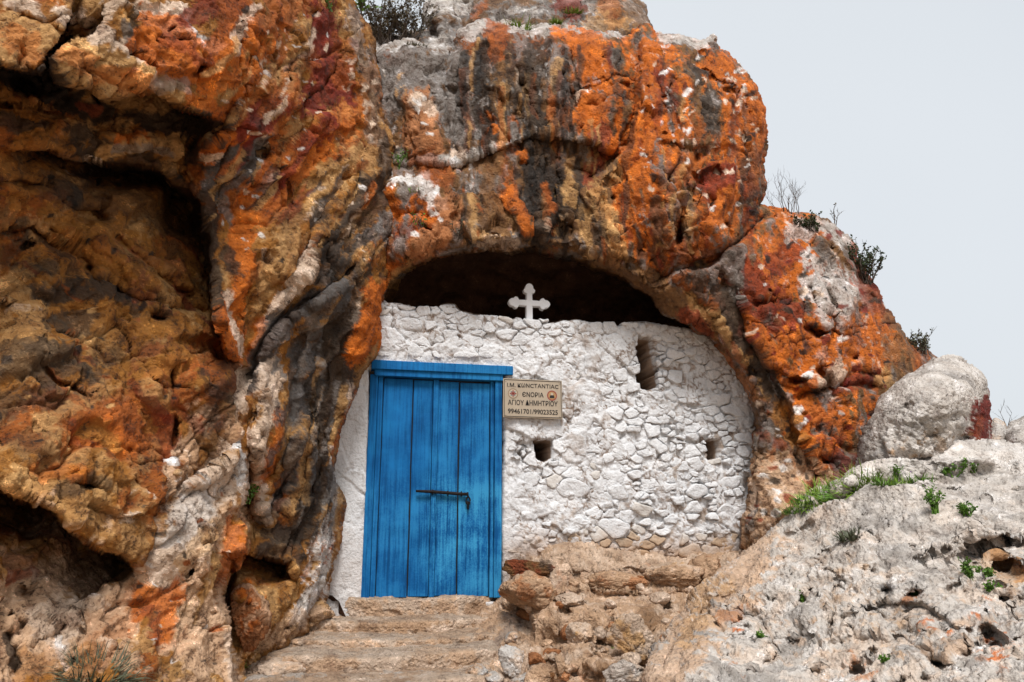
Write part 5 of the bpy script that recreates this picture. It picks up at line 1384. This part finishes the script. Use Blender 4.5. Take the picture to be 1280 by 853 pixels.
def disc(cx, cz, r0, r1, y, n=28):
    bm = bmesh.new()
    A = [bm.verts.new((cx + r1 * math.cos(k * 2 * math.pi / n), y, cz + r1 * math.sin(k * 2 * math.pi / n))) for k in range(n)]
    if r0 > 0:
        B = [bm.verts.new((cx + r0 * math.cos(k * 2 * math.pi / n), y, cz + r0 * math.sin(k * 2 * math.pi / n))) for k in range(n)]
        for k in range(n): bm.faces.new((A[k], A[(k + 1) % n], B[(k + 1) % n], B[k]))
    else: bm.faces.new(A)
    bmesh.ops.recalc_face_normals(bm, faces=bm.faces)
    return bm


def star(cx, cz, r, n, w, y):
    bm = bmesh.new()
    for k in range(n):
        a = k * 2 * math.pi / n
        L = r if k % 2 == 0 else r * 0.75
        d, s = np.array([math.cos(a), math.sin(a)]), np.array([-math.sin(a), math.cos(a)])
        pts_ = [s * w * 0.3, d * L * 0.8 + s * w, d * L, d * L * 0.8 - s * w, -s * w * 0.3]
        bm.faces.new([bm.verts.new((cx + p[0], y, cz + p[1])) for p in pts_])
    return bm


ex, ez, er = sxl + 0.165 * SW, szt - 0.385 * SH, 0.085 * SW
em = bm_obj('emblem', disc(ex, ez, 0, er, YF - 0.0012), M_CREAM, plaque)
em['label'] = 'round emblem with a rayed red star'
bm_obj('emblem_ring', disc(ex, ez, er * 0.84, er, YF - 0.0020), M_BROWN, em)
bm_obj('star_rays', star(ex, ez, er * 0.70, 16, er * 0.10, YF - 0.0024), M_TEAL, em)
bm_obj('star_centre', star(ex, ez, er * 0.70, 8, er * 0.13, YF - 0.0030), M_RED, em)
ex = sxl + 0.825 * SW
ez = szt - 0.40 * SH
em = bm_obj('emblem', disc(ex, ez, 0, er, YF - 0.0012), M_GOLD, plaque)
em['label'] = 'round red and ochre emblem with a robed figure'
bm_obj('emblem_ring', disc(ex, ez, er * 0.80, er, YF - 0.0020), M_RED, em)
bm = bmesh.new()
bm.faces.new([bm.verts.new((ex + er * a, YF - 0.0024, ez + er * b)) for a, b in ((-.5, -.5), (.5, -.5), (.42, -.05), (.2, .12), (-.2, .12), (-.42, -.05))])
bm_obj('figure', bm, M_INK, em)
bm_obj('halo', disc(ex, ez + er * 0.30, 0, er * 0.26, YF - 0.0026), M_CREAM, em)
for (a, b) in ((sxl + .022, szt - .022), (sxr - .022, szt - .022), (sxl + .022, szb + .022), (sxr - .022, szb + .022)):
    bm_obj('screw', tube([(a, YF + 0.02, b), (a, YF - 0.004, b)], 0.006, 8), M_PLATE, plaque)

# ------------------------------------------------------------------ cross on the wall top
M_CROSS = plain_mat('white_painted_wood', (0.68, 0.69, 0.71), rough=0.55, var=0.08, scale=14.0)
CY = 0.06
ccx, ccz = wp(661, 380, CY)
k_ = (wp(671, 380, CY)[0] - ccx) / 10.0          # metres per photo pixel on that plane


def arm(L, w):
    """outline of one trefoil-ended arm along +u, from the crossing outwards (one side then the other)"""
    a = [(w, w), (L - 13, w * 0.92), (L - 11.5, w * 1.75), (L - 8.5, w * 1.95), (L - 6.2, w * 1.35), (L - 3.5, w * 1.25), (L - 1.2, w * 0.8), (L, 0.0)]
    return a + [(u, -v) for u, v in a[::-1][1:]]


bm = bmesh.new()
out = []
w = 3.7
for ang, L in ((0, 26), (90, 25), (180, 26)):
    ca, sa = math.cos(math.radians(ang)), math.sin(math.radians(ang))
    for (u, v) in arm(L, w)[::-1]:
        out.append((u * ca - v * sa, u * sa + v * ca))
out += [(-w, -w), (-w * 1.05, -30), (w * 1.05, -30)]
seen, o2 = set(), []
for p in out:
    q = (round(p[0], 2), round(p[1], 2))
    if q not in seen:
        seen.add(q)
        o2.append(p)
vs = [bm.verts.new((ccx + u * k_, CY - 0.03, ccz + v * k_)) for u, v in o2]
fc = bm.faces.new(vs)
ret = bmesh.ops.extrude_face_region(bm, geom=[fc])
for v in [g for g in ret['geom'] if isinstance(g, bmesh.types.BMVert)]: v.co.y += 0.06
bmesh.ops.recalc_face_normals(bm, faces=bm.faces)
bmesh.ops.bevel(bm, geom=[e for e in bm.edges if abs(e.verts[0].co.y - e.verts[1].co.y) < 1e-5], offset=0.004, segments=2, affect='EDGES')
cross = bm_obj('cross', bm, M_CROSS)
tag(cross, 'white wooden cross with trefoil ends standing on top of the chapel wall', 'cross')

# ------------------------------------------------------------------ steps
steps = empty('stone_steps', (0, -0.6, -0.3))
tag(steps, 'worn earthen stone steps climbing to the blue door', 'steps')


def colours(V, seed, keys, lum=0.5):
    n1, n2, n3 = fbm(V, 0.25, 4, seed, gain=0.6), fbm(V, 0.06, 4, seed + 1, gain=0.6), fbm(V, 0.5, 3, seed + 2)
    c = np.tile(np.array(PAL[keys[0]]), (len(V), 1))
    for k, key_ in enumerate(keys[1:]):
        m = sstep(0.0, 0.2, (n1, n3, -n1)[k % 3] + 0.5 * n2)[:, None] * 0.8
        c = c * (1 - m) + np.array(PAL[key_]) * m
    return np.clip(c * (1 + lum * (0.7 * n2 + 0.4 * n1))[:, None], 0.01, 0.9)


def step_part(xl, xr, yf, yb, zt, zb, seed, sag=0.03, keys=('E', 'T', 'P')):
    nx, prof = int((xr - xl) / 0.011), []
    for y in np.linspace(yb, yf + 0.03, 26): prof.append((y, zt))
    for a in np.linspace(0, math.pi / 2, 7)[1:-1]: prof.append((yf + 0.03 - 0.03 * math.sin(a), zt - 0.03 + 0.03 * math.cos(a)))
    for z in np.linspace(zt - 0.03, zb, 24): prof.append((yf, z))
    prof = np.array(prof)
    xs_ = np.linspace(xl, xr, nx)
    u = (xs_ - xl) / (xr - xl)
    bow = 0.16 * (2 * u - 1) ** 2 + 0.25 * np.clip(1 - u / 0.12, 0, 1) ** 2 + 0.25 * np.clip(1 - (1 - u) / 0.10, 0, 1) ** 2
    wear = -sag * np.sin(u * math.pi) ** 2
    droop = -0.10 * np.clip(1 - u / 0.14, 0, 1) ** 2 - 0.06 * np.clip(1 - (1 - u) / 0.14, 0, 1) ** 2
    V = np.zeros((nx, len(prof), 3))
    V[..., 0] = xs_[:, None]
    fr = np.clip((yb - prof[:, 0]) / (yb - yf), 0, 1)
    V[..., 1] = prof[None, :, 0] + bow[:, None] * fr[None]
    V[..., 2] = prof[None, :, 1] + (wear + droop)[:, None] * fr[None]
    V = V.reshape(-1, 3)
    i, j = np.meshgrid(np.arange(nx - 1), np.arange(len(prof) - 1), indexing='ij')
    a = (i * len(prof) + j).ravel()
    Fq = np.stack([a, a + 1, a + len(prof) + 1, a + len(prof)], 1)
    N = vnormals(V, Fq)
    Wd = V + 0.04 * np.stack([fbm(V, 0.15, 2, seed + q) for q in range(3)], 1)
    _, _, t1 = worley(Wd * np.array([0.6, 1, 1]), 0.16, seed, facet=True)
    F1, F2, t2 = worley(Wd, 0.07, seed + 4, facet=True)
    d = 0.022 * fbm(V, 0.35, 2, seed + 1) + 0.010 * t1 + 0.006 * t2 + 0.008 * fbm(V, 0.05, 4, seed + 2, ridged=True) - 0.012 * np.exp(-((F2 - F1) / 0.05) ** 2) * sstep(0, 0.3, fbm(V, 0.3, 2, seed + 8))
    V = V + N * d[:, None]
    c = colours(V, seed, keys)
    flat = sstep(0.55, 0.9, N[:, 2])[:, None] * 0.40          # grey dust trodden onto the treads
    c = c * (1 - flat) + np.array((0.22, 0.18, 0.14)) * flat
    return mesh_np('step', V, Fq, M_EARTH, col=c, parent=steps)


def zat(px, py, y): return float(at_y(px, py, y)[2])


SY = [-0.10, -0.36, -0.66, -1.0, -1.42]
SE = [747, 774, 796, 816, 851]
SX = [(404, 634), (358, 650), (326, 662), (296, 652), (286, 640)]
SZ = [zat(520, e, y) for e, y in zip(SE, SY)]
for k in range(5):
    zb = SZ[k + 1] - 0.06 if k < 4 else SZ[k] - 0.4
    xl, xr = wp(SX[k][0], SE[k], SY[k])[0], wp(SX[k][1], SE[k], SY[k])[0]
    step_part(xl, xr, SY[k], (SY[k - 1] + 0.08) if k else 0.09, SZ[k] - (0.006 if k == 0 else 0), zb, 200 + 11 * k, sag=0.0 if k == 0 else 0.02, keys=[('P', 'E', 'E'), ('E', 'P', 'P'), ('P', 'E', 'E'), ('P', 'E', 'P'), ('E', 'C', 'P')][k])
print('SZ', [round(z, 2) for z in SZ], round(time.time() - T0, 1))

# ------------------------------------------------------------------ loose stones
bm0 = bmesh.new()
bmesh.ops.create_icosphere(bm0, subdivisions=5, radius=1.0)
ICO_V = np.array([v.co[:] for v in bm0.verts])
ICO_F = np.array([[v.index for v in f.verts] for f in bm0.faces])
bm0.free()
bm0 = bmesh.new()
bmesh.ops.create_icosphere(bm0, subdivisions=3, radius=1.0)
ICO3_V = np.array([v.co[:] for v in bm0.verts])
ICO3_F = np.array([[v.index for v in f.verts] for f in bm0.faces])
bm0.free()


def angular(size, seed, keys, big=True, nplanes=12, rough=0.11):
    """a broken stone: unit sphere cut by random planes, then roughened"""
    D_, F_ = (ICO_V, ICO_F) if big else (ICO3_V, ICO3_F)
    r = np.random.default_rng(seed)
    n = r.normal(size=(nplanes, 3))
    n /= np.linalg.norm(n, axis=1, keepdims=True)
    off = r.uniform(0.48, 0.92, nplanes)
    dots = np.maximum(D_ @ n.T, 1e-3)
    q = off[None] / dots
    rad = (np.minimum(q, 1.15) ** -22).sum(1) ** (-1 / 22.0) * 1.35
    V = D_ * rad[:, None]
    F1, F2, tt_ = worley(V + seed, 0.55, seed, facet=True)
    V = V * (1 + 1.1 * rough * fbm(V + seed, 0.6, 5, seed, ridged=True, gain=0.6) + 0.9 * rough * tt_ - 0.8 * rough * np.exp(-((F2 - F1) / 0.08) ** 2) + 0.6 * rough * fbm(V + seed, 0.12, 3, seed + 1))[:, None]
    V = V * np.array(size) * 0.5
    return V, F_, colours(V + seed * 0.37, seed, keys)


def loose(px, py, wpx, hpx, keys, seed, label, host='earth_bank', depth=0.8, rot=0.0, group=None, sink=0.15, cat='stone', name='loose_stone'):
    P, n = on_rock(host, px, py + hpx * 0.45)
    dist = np.dot(P - CAM, FW)
    k = dist / F
    size = (wpx * k, wpx * k * depth, hpx * k)
    V, F_, c = angular(size, seed, keys, big=wpx > 22)
    ca, sa = math.cos(rot), math.sin(rot)
    V = np.stack([V[:, 0] * ca + V[:, 2] * sa, V[:, 1], -V[:, 0] * sa + V[:, 2] * ca], 1)
    o = mesh_np(name, V, None, M_EARTH, col=c, tris=F_)
    o.location = P + np.array([0, -0.10 * size[1], size[2] * (0.5 - sink)])
    return tag(o, label, cat, group)


loose(661, 738, 56, 42, ('E', 'F', 'P'), 401, 'tan angular block wedged beside the right foot of the blue door', depth=0.9, rot=0.12)
loose(663, 714, 52, 24, ('B', 'r', 'D'), 402, 'flat brown stone lying on the tan block beside the door', depth=0.8, rot=0.1, sink=0.0)
loose(722, 793, 0 + 30, 24, ('P', 'E', 'T'), 403, 'pale brown lump of stone in the middle of the rubble bank', depth=0.9)
loose(790, 800, 46, 46, ('P', 'E', 'T'), 404, 'pale cream knobbly stone leaning against the pitted outcrop', depth=0.9, rot=0.4)
loose(848, 718, 60, 26, ('E', 'P', 'E'), 405, 'long tan stone lying at the foot of the wall near the outcrop', depth=0.7, rot=0.15)
loose(882, 712, 44, 24, ('E', 'F', 'E'), 406, 'rusty orange stone at the wall foot beside the outcrop', depth=0.7, rot=-0.5)
loose(775, 722, 64, 18, ('E', 'F', 'P'), 407, 'long low ledge of orange tan stone below the wall', depth=0.5, rot=0.05, sink=0.3)
loose(640, 822, 30, 34, ('W', 'P', 'C'), 409, 'whitish crumbly rock at the right end of the steps', depth=0.9)
loose(712, 745, 36, 18, ('P', 'E'), 410, 'small pale stone just below the tan block', depth=0.8)
loose(336, 832, 62, 40, ('P', 'E', 'W'), 411, 'rounded cream boulder built into the left end of the lowest step', host='earth_bank', depth=0.9, sink=0.2)
loose(372, 772, 0 + 60, 34, ('E', 'P', 'T'), 412, 'rounded plastered rock at the left end of the upper steps', depth=0.9, sink=0.2)
loose(775, 838, 60, 36, ('P', 'E', 'C'), 414, 'pale rough block at the bottom of the bank against the outcrop', depth=0.8)
rr = random.Random(21)
for i in range(40):
    px, py = rr.uniform(655, 850), rr.uniform(725, 848)
    if px + py * 0.75 > 1435: continue
    wpx = rr.choice([9, 10, 12, 14, 17, 20, 24])
    hue, ks = rr.choice([('pinkish cream', ('P', 'E')), ('tan', ('E', 'P')), ('rusty', ('F', 'E')), ('brown', ('F', 'B')), ('pale beige', ('P', 'P'))])
    size_ = 'small' if wpx < 16 else 'fist sized'
    loose(px, py, wpx, wpx * rr.uniform(0.55, 0.85), ks, 500 + i, size_ + ' ' + hue + ' loose stone on the earth bank below the chapel wall', depth=0.9, rot=rr.uniform(-0.5, 0.5), group='small stones on the earth bank', sink=0.3)
for i, (px, py, wpx) in enumerate([(600, 846, 26), (575, 838, 20), (655, 848, 30), (618, 850, 18), (640, 800, 16)]):
    loose(px, py, wpx, wpx * 0.65, ('C', 'P', 'E'), 600 + i, 'small pale stone in the dust at the right end of the steps', group='pale stones at the end of the steps', sink=0.25)
loose(312, 752, 44, 62, ('F', 'O', 'E'), 640, 'orange rock sitting in the dark hollow at the foot of the streaked pillar', host='cliff_left', depth=0.8, sink=0.3)
loose(210, 595, 10, 8, ('P', 'T'), 641, 'tiny pale pebble lodged on the ochre lobe of the left cliff', host='cliff_left')

# ------------------------------------------------------------------ plants


def leaf_mat(name, col, var=0.5):
    m, t, b = new_mat(name)
    geo = nd(t, 'ShaderNodeNewGeometry')
    n = nd(t, 'ShaderNodeTexNoise', Scale=40.0, Detail=3.0)
    t.links.new(geo.outputs['Position'], n.inputs['Vector'])
    r = ramp(t, n.outputs['Fac'], [(0.3, (1 - var, 1 - var, 1 - var)), (0.7, (1 + var, 1 + var * 0.8, 1 + var * 0.3))])
    t.links.new(mixc(t, col, r.outputs[0], 1.0, 'MULTIPLY'), b.inputs['Base Color'])
    b.inputs['Roughness'].default_value = 0.55
    b.inputs['Specular IOR Level'].default_value = 0.3
    return m


M_GRASS = leaf_mat('fresh_grass', (0.14, 0.24, 0.025))
M_LEAF = leaf_mat('green_leaf', (0.075, 0.16, 0.02))
M_DKLEAF = leaf_mat('dark_evergreen_leaf', (0.03, 0.05, 0.016))
M_SAGE = leaf_mat('grey_green_leaf', (0.085, 0.095, 0.062), 0.35)
M_DRYGR = leaf_mat('dry_grey_grass', (0.13, 0.13, 0.085), 0.4)
M_TWIG = leaf_mat('dry_twig', (0.07, 0.05, 0.038), 0.4)
M_STRAW = leaf_mat('brown_scrub', (0.10, 0.08, 0.045), 0.4)
M_LILAC = leaf_mat('lilac_petal', (0.30, 0.18, 0.45), 0.2)


def frame_of(n):
    n = n / np.linalg.norm(n)
    n = 0.45 * n + 0.55 * np.array([0, 0, 1.0])
    n /= np.linalg.norm(n)
    u = np.cross(n, [0, 1.0, 0.2])
    u /= np.linalg.norm(u)
    return u, np.cross(n, u), n


def blades(r, n, L, wid, spread, droop, base_r, segs=4):
    """grass blades growing along +z from a small disc"""
    V, Fq = [], []
    for _ in range(n):
        a = r.uniform(0, 2 * math.pi)
        br = base_r * math.sqrt(r.random())
        p = np.array([br * math.cos(a), br * math.sin(a), -0.01])
        a2 = a + r.uniform(-0.9, 0.9)
        tilt = spread * r.random() ** 0.7
        d = np.array([math.sin(tilt) * math.cos(a2), math.sin(tilt) * math.sin(a2), math.cos(tilt)])
        l = L * r.uniform(0.45, 1.0)
        s = np.cross(d, [0, 0, 1.0])
        s = s / (np.linalg.norm(s) + 1e-6) * wid * r.uniform(0.6, 1.2)
        b0 = len(V)
        for k in range(segs + 1):
            t_ = k / segs
            w_ = (1 - t_) ** 0.8
            V += [p - s * w_ * 0.5, p + s * w_ * 0.5]
            p = p + d * l / segs
            d = d + np.array([d[0] * 0.15, d[1] * 0.15, -droop * (0.5 + r.random()) / segs])
            d /= np.linalg.norm(d)
        for k in range(segs): Fq.append((b0 + 2 * k, b0 + 2 * k + 1, b0 + 2 * k + 3, b0 + 2 * k + 2))
    return np.array(V), Fq


def place(V, P, n):
    u, w_, n = frame_of(n)
    return V[:, :1] * u + V[:, 1:2] * w_ + V[:, 2:3] * n + P


def tuft(host, px, py, rpx, lpx, n, mat, label, seed, spread=0.9, droop=0.6, wpx=1.6, group=None, name='grass_tuft', cat='grass', sq=1.0):
    P, nn_ = on_rock(host, px, py)
    k = np.dot(P - CAM, FW) / F
    r = random.Random(seed)
    V, Fq = blades(r, n, lpx * k, wpx * k, spread, droop, rpx * k)
    V[:, 1] *= sq
    o = mesh_np(name, place(V, np.zeros(3), nn_), Fq, mat, smooth=False)
    o.location = P
    return tag(o, label, cat, group)


def bush(host, px, py, wpx, hpx, nst, nleaf, leafpx, mleaf, mtwig, label, seed, name='shrub', cat='shrub', curl=0.5, up=0.6, leaf_from=0.25, twig=1.0, group=None):
    """twigs that fork upwards and outwards, leaves along them"""
    P, nn_ = on_rock(host, px, py)
    k = np.dot(P - CAM, FW) / F
    W_, H_ = wpx * k, hpx * k
    r = random.Random(seed)
    root = empty(name, P)
    tag(root, label, cat, group)
    TV, TF, LV, LF = [], [], [], []

    def twigline(p, d, l, rad, depth):
        segs = 5
        pts_ = [p]
        for i in range(segs):
            d = d + np.array([r.uniform(-1, 1), r.uniform(-1, 1), r.uniform(-0.6, 0.8) * up]) * 0.28 * curl
            d = d / np.linalg.norm(d)
            p = p + d * l / segs
            pts_.append(p)
            if depth > 0 and i >= 1 and r.random() < 0.75:
                a = r.uniform(0, 2 * math.pi)
                nd_ = d + 0.75 * np.array([math.cos(a), math.sin(a), r.uniform(-0.2, 0.7)])
                twigline(p, nd_ / np.linalg.norm(nd_), l * r.uniform(0.35, 0.6), rad * 0.6, depth - 1)
        b0 = len(TV)
        for i, q_ in enumerate(pts_):
            rr_ = rad * (1 - 0.75 * i / segs)
            for a in (0, 2.1, 4.2): TV.append(q_ + rr_ * np.array([math.cos(a), math.sin(a), 0.3 * math.sin(a)]))
        for i in range(segs):
            for a in range(3): TF.append((b0 + 3 * i + a, b0 + 3 * i + (a + 1) % 3, b0 + 3 * i + 3 + (a + 1) % 3, b0 + 3 * i + 3 + a))
        TIPS.append(pts_)

    TIPS = []
    for _ in range(nst):
        a = r.uniform(0, 2 * math.pi)
        d = np.array([math.cos(a) * W_ / 2 / H_ * r.uniform(0.2, 1.3), math.sin(a) * W_ / 2 / H_ * r.uniform(0.2, 1.0), 1.0])
        d /= np.linalg.norm(d)
        twigline(np.array([r.uniform(-1, 1) * W_ * 0.18, r.uniform(-1, 1) * W_ * 0.12, -0.02]), d, H_ * r.uniform(0.55, 1.0), 1.0 * k * twig, 2)
    for _ in range(nleaf):
        pts_ = r.choice(TIPS)
        t_ = leaf_from + (1 - leaf_from) * r.random()
        x = t_ * (len(pts_) - 1)
        i = min(int(x), len(pts_) - 2)
        p = pts_[i] + (pts_[i + 1] - pts_[i]) * (x - i)
        d = np.array([r.gauss(0, 1), r.gauss(0, 1), r.gauss(0.4, 0.8)])
        d /= np.linalg.norm(d)
        s = np.cross(d, [r.gauss(0, 1), r.gauss(0, 1), r.gauss(0, 1)])
        s /= np.linalg.norm(s) + 1e-6
        l = leafpx * k * r.uniform(0.6, 1.3)
        b0 = len(LV)
        LV += [p, p + d * l * 0.5 + s * l * 0.28, p + d * l, p + d * l * 0.5 - s * l * 0.28]
        LF.append((b0, b0 + 1, b0 + 2, b0 + 3))
    mesh_np('twigs', np.array(TV) + P, TF, mtwig, smooth=True, parent=root)
    if nleaf:
        lo = mesh_np('foliage', np.array(LV) + P, LF, mleaf, smooth=False, parent=root)
    return root


bush('hilltop', 488, 58, 84, 58, 30, 2400, 3.4, M_STRAW, M_TWIG, 'dark dry scrub bush on the ledge above the left cliff', 1, curl=0.8)
bush('hilltop', 512, 54, 44, 46, 18, 1300, 3.2, M_STRAW, M_TWIG, 'second dark dry scrub bush tight against the grey hilltop rock', 14, curl=0.8)
bush('cliff_left', 452, 22, 30, 24, 6, 130, 5.5, M_LEAF, M_TWIG, 'bright green leafy sprig at the top edge of the left cliff', 2)
bush('cliff_left', 408, 14, 14, 16, 3, 14, 9, M_LEAF, M_LEAF, 'small broad leaved green plant growing out of the red stained rock', 3)
for i, (px, py, r_, lab) in enumerate([(648, 26, 16, 'wide green tuft on the top ledge of the cliff'), (694, 30, 6, 'tiny green tuft on the cliff top beside the dark streaks'), (718, 14, 11, 'green tuft on the reddish hilltop rock')]):
    tuft('hilltop' if i == 2 else 'cliff', px, py + (10 if i == 0 else 4), r_, 22 if i == 0 else 13, 110, M_GRASS, lab, 20 + i, spread=1.2, wpx=1.8)
tuft('cliff', 520, 60, 14, 8, 90, M_DRYGR, 'yellowish low grass along the grey shoulder of the cliff', 24, spread=1.3, wpx=1.6)
bush('cliff', 500, 212, 22, 22, 6, 90, 4.5, M_LEAF, M_LEAF, 'green plant in the cleft between the left cliff and the orange ledge', 4)
tuft('cliff', 520, 242, 7, 9, 24, M_GRASS, 'tiny green tuft on the white topped orange ledge', 25)
bush('cliff', 527, 288, 14, 18, 4, 36, 4, M_LEAF, M_TWIG, 'small green sprig on the underside of the orange ledge', 5)
bush('cliff', 572, 296, 18, 18, 9, 120, 2.6, M_SAGE, M_TWIG, 'grey tufty plant at the left end of the arch', 6)
bush('cliff', 982, 270, 74, 46, 13, 0, 3, M_STRAW, M_TWIG, 'bare leafless twiggy shrub against the sky on the right shoulder', 7, curl=1.0, twig=0.55)
bush('cliff', 1008, 288, 70, 18, 20, 900, 3.4, M_DKLEAF, M_TWIG, 'low dark green creeping plant on top of the right shoulder', 8, up=0.2)
bush('cliff', 1044, 280, 18, 28, 2, 12, 3, M_STRAW, M_TWIG, 'single dry flower stalk on the right shoulder', 9, curl=0.4, twig=0.8)
bush('cliff', 1082, 354, 42, 38, 24, 1100, 4.0, M_DKLEAF, M_TWIG, 'rounded evergreen shrub on the outer edge of the right shoulder', 10)
bush('cliff', 1152, 444, 50, 24, 18, 600, 3.2, M_SAGE, M_TWIG, 'low scrubby plant behind the big boulder', 11)
gr = random.Random(3)
GP = [(998, 640), (1015, 632), (1032, 628), (1048, 622), (1064, 617), (1080, 612), (1006, 634), (1024, 628), (1040, 624), (1056, 618), (1070, 613), (1088, 609), (1104, 612), (1122, 611), (1140, 609), (1154, 606)]
for i, (px, py) in enumerate(GP):
    tuft('rock_outcrop', px, py, 15, 20 + (14 if 6 < i < 12 else 0), 95, M_GRASS if i % 3 else M_LEAF, 'fresh green grass tuft in the crack across the pitted outcrop', 40 + i, spread=1.25, droop=0.9, wpx=1.8, group='grass along the crack in the outcrop')
for i, (px, py, w_, h_, lab) in enumerate([(1198, 594, 46, 14, 'spreading dark green herb in the crack on top of the outcrop'), (1220, 590, 26, 9, 'small green herb trailing to the right of the spreading dark herb'),
                                           (1170, 642, 16, 24, 'upright mossy green herb in a pocket below the outcrop crack'), (1208, 640, 24, 10, 'small yellow green plant beside the mossy herb'),
                                           (1212, 712, 26, 14, 'green plant in a pit of the outcrop face'), (1238, 738, 12, 9, 'tiny green plant beside the largest pit'), (1238, 712, 10, 12, 'tiny upright green sprig above the largest pit'),
                                           (1118, 598, 8, 16, 'thin green shoot below the big boulder'), (1000, 752, 8, 10, 'tiny dark green plant in a narrow pit'), (953, 804, 8, 7, 'tiny green plant on the tan flank of the outcrop'),
                                           (1108, 832, 12, 8, 'small green plant at the foot of the outcrop'), (1145, 745, 6, 6, 'speck of green in a round pit')]):
    bush('rock_outcrop', px, py, w_ * 1.25, h_ * 1.3, 10, 70 + w_ * 9, 4.2, M_LEAF, M_LEAF, lab, 60 + i, name='herb', cat='plant', up=0.4, twig=1.4)
tuft('rock_outcrop', 1066, 676, 16, 18, 150, M_SAGE, 'round grey green cushion plant on the bare outcrop', 80, spread=1.35, droop=0.2, wpx=3.4, name='cushion_plant', cat='plant')
bush('rock_outcrop', 1140, 606, 10, 12, 3, 14, 3.0, M_LILAC, M_LEAF, 'tiny lilac flower among the grass on the outcrop', 81, name='flower', cat='flower')
bush('cliff_left', 301, 626, 18, 18, 5, 70, 4.5, M_LEAF, M_LEAF, 'small fresh green plant beside the pale buttress', 82, name='herb', cat='plant')
tuft('cliff_left', 124, 852, 34, 50, 420, M_SAGE, 'grey green grass clump at the foot of the left cliff', 83, spread=1.2, droop=0.9, wpx=3.0)
tuft('cliff_left', 300, 832, 5, 8, 20, M_GRASS, 'tiny green tuft at the foot of the steps beside the buttress', 84)
tuft('earth_bank', 768, 812, 6, 8, 24, M_GRASS, 'tiny green tuft among the rubble stones', 85)
bush('boulder.001', 1252, 530, 26, 34, 2, 0, 3, M_STRAW, M_TWIG, 'long bent dry grass stalk beside the small grey boulder', 86, name='dry_stalk', cat='plant', twig=0.6)
print('done', round(time.time() - T0, 1))
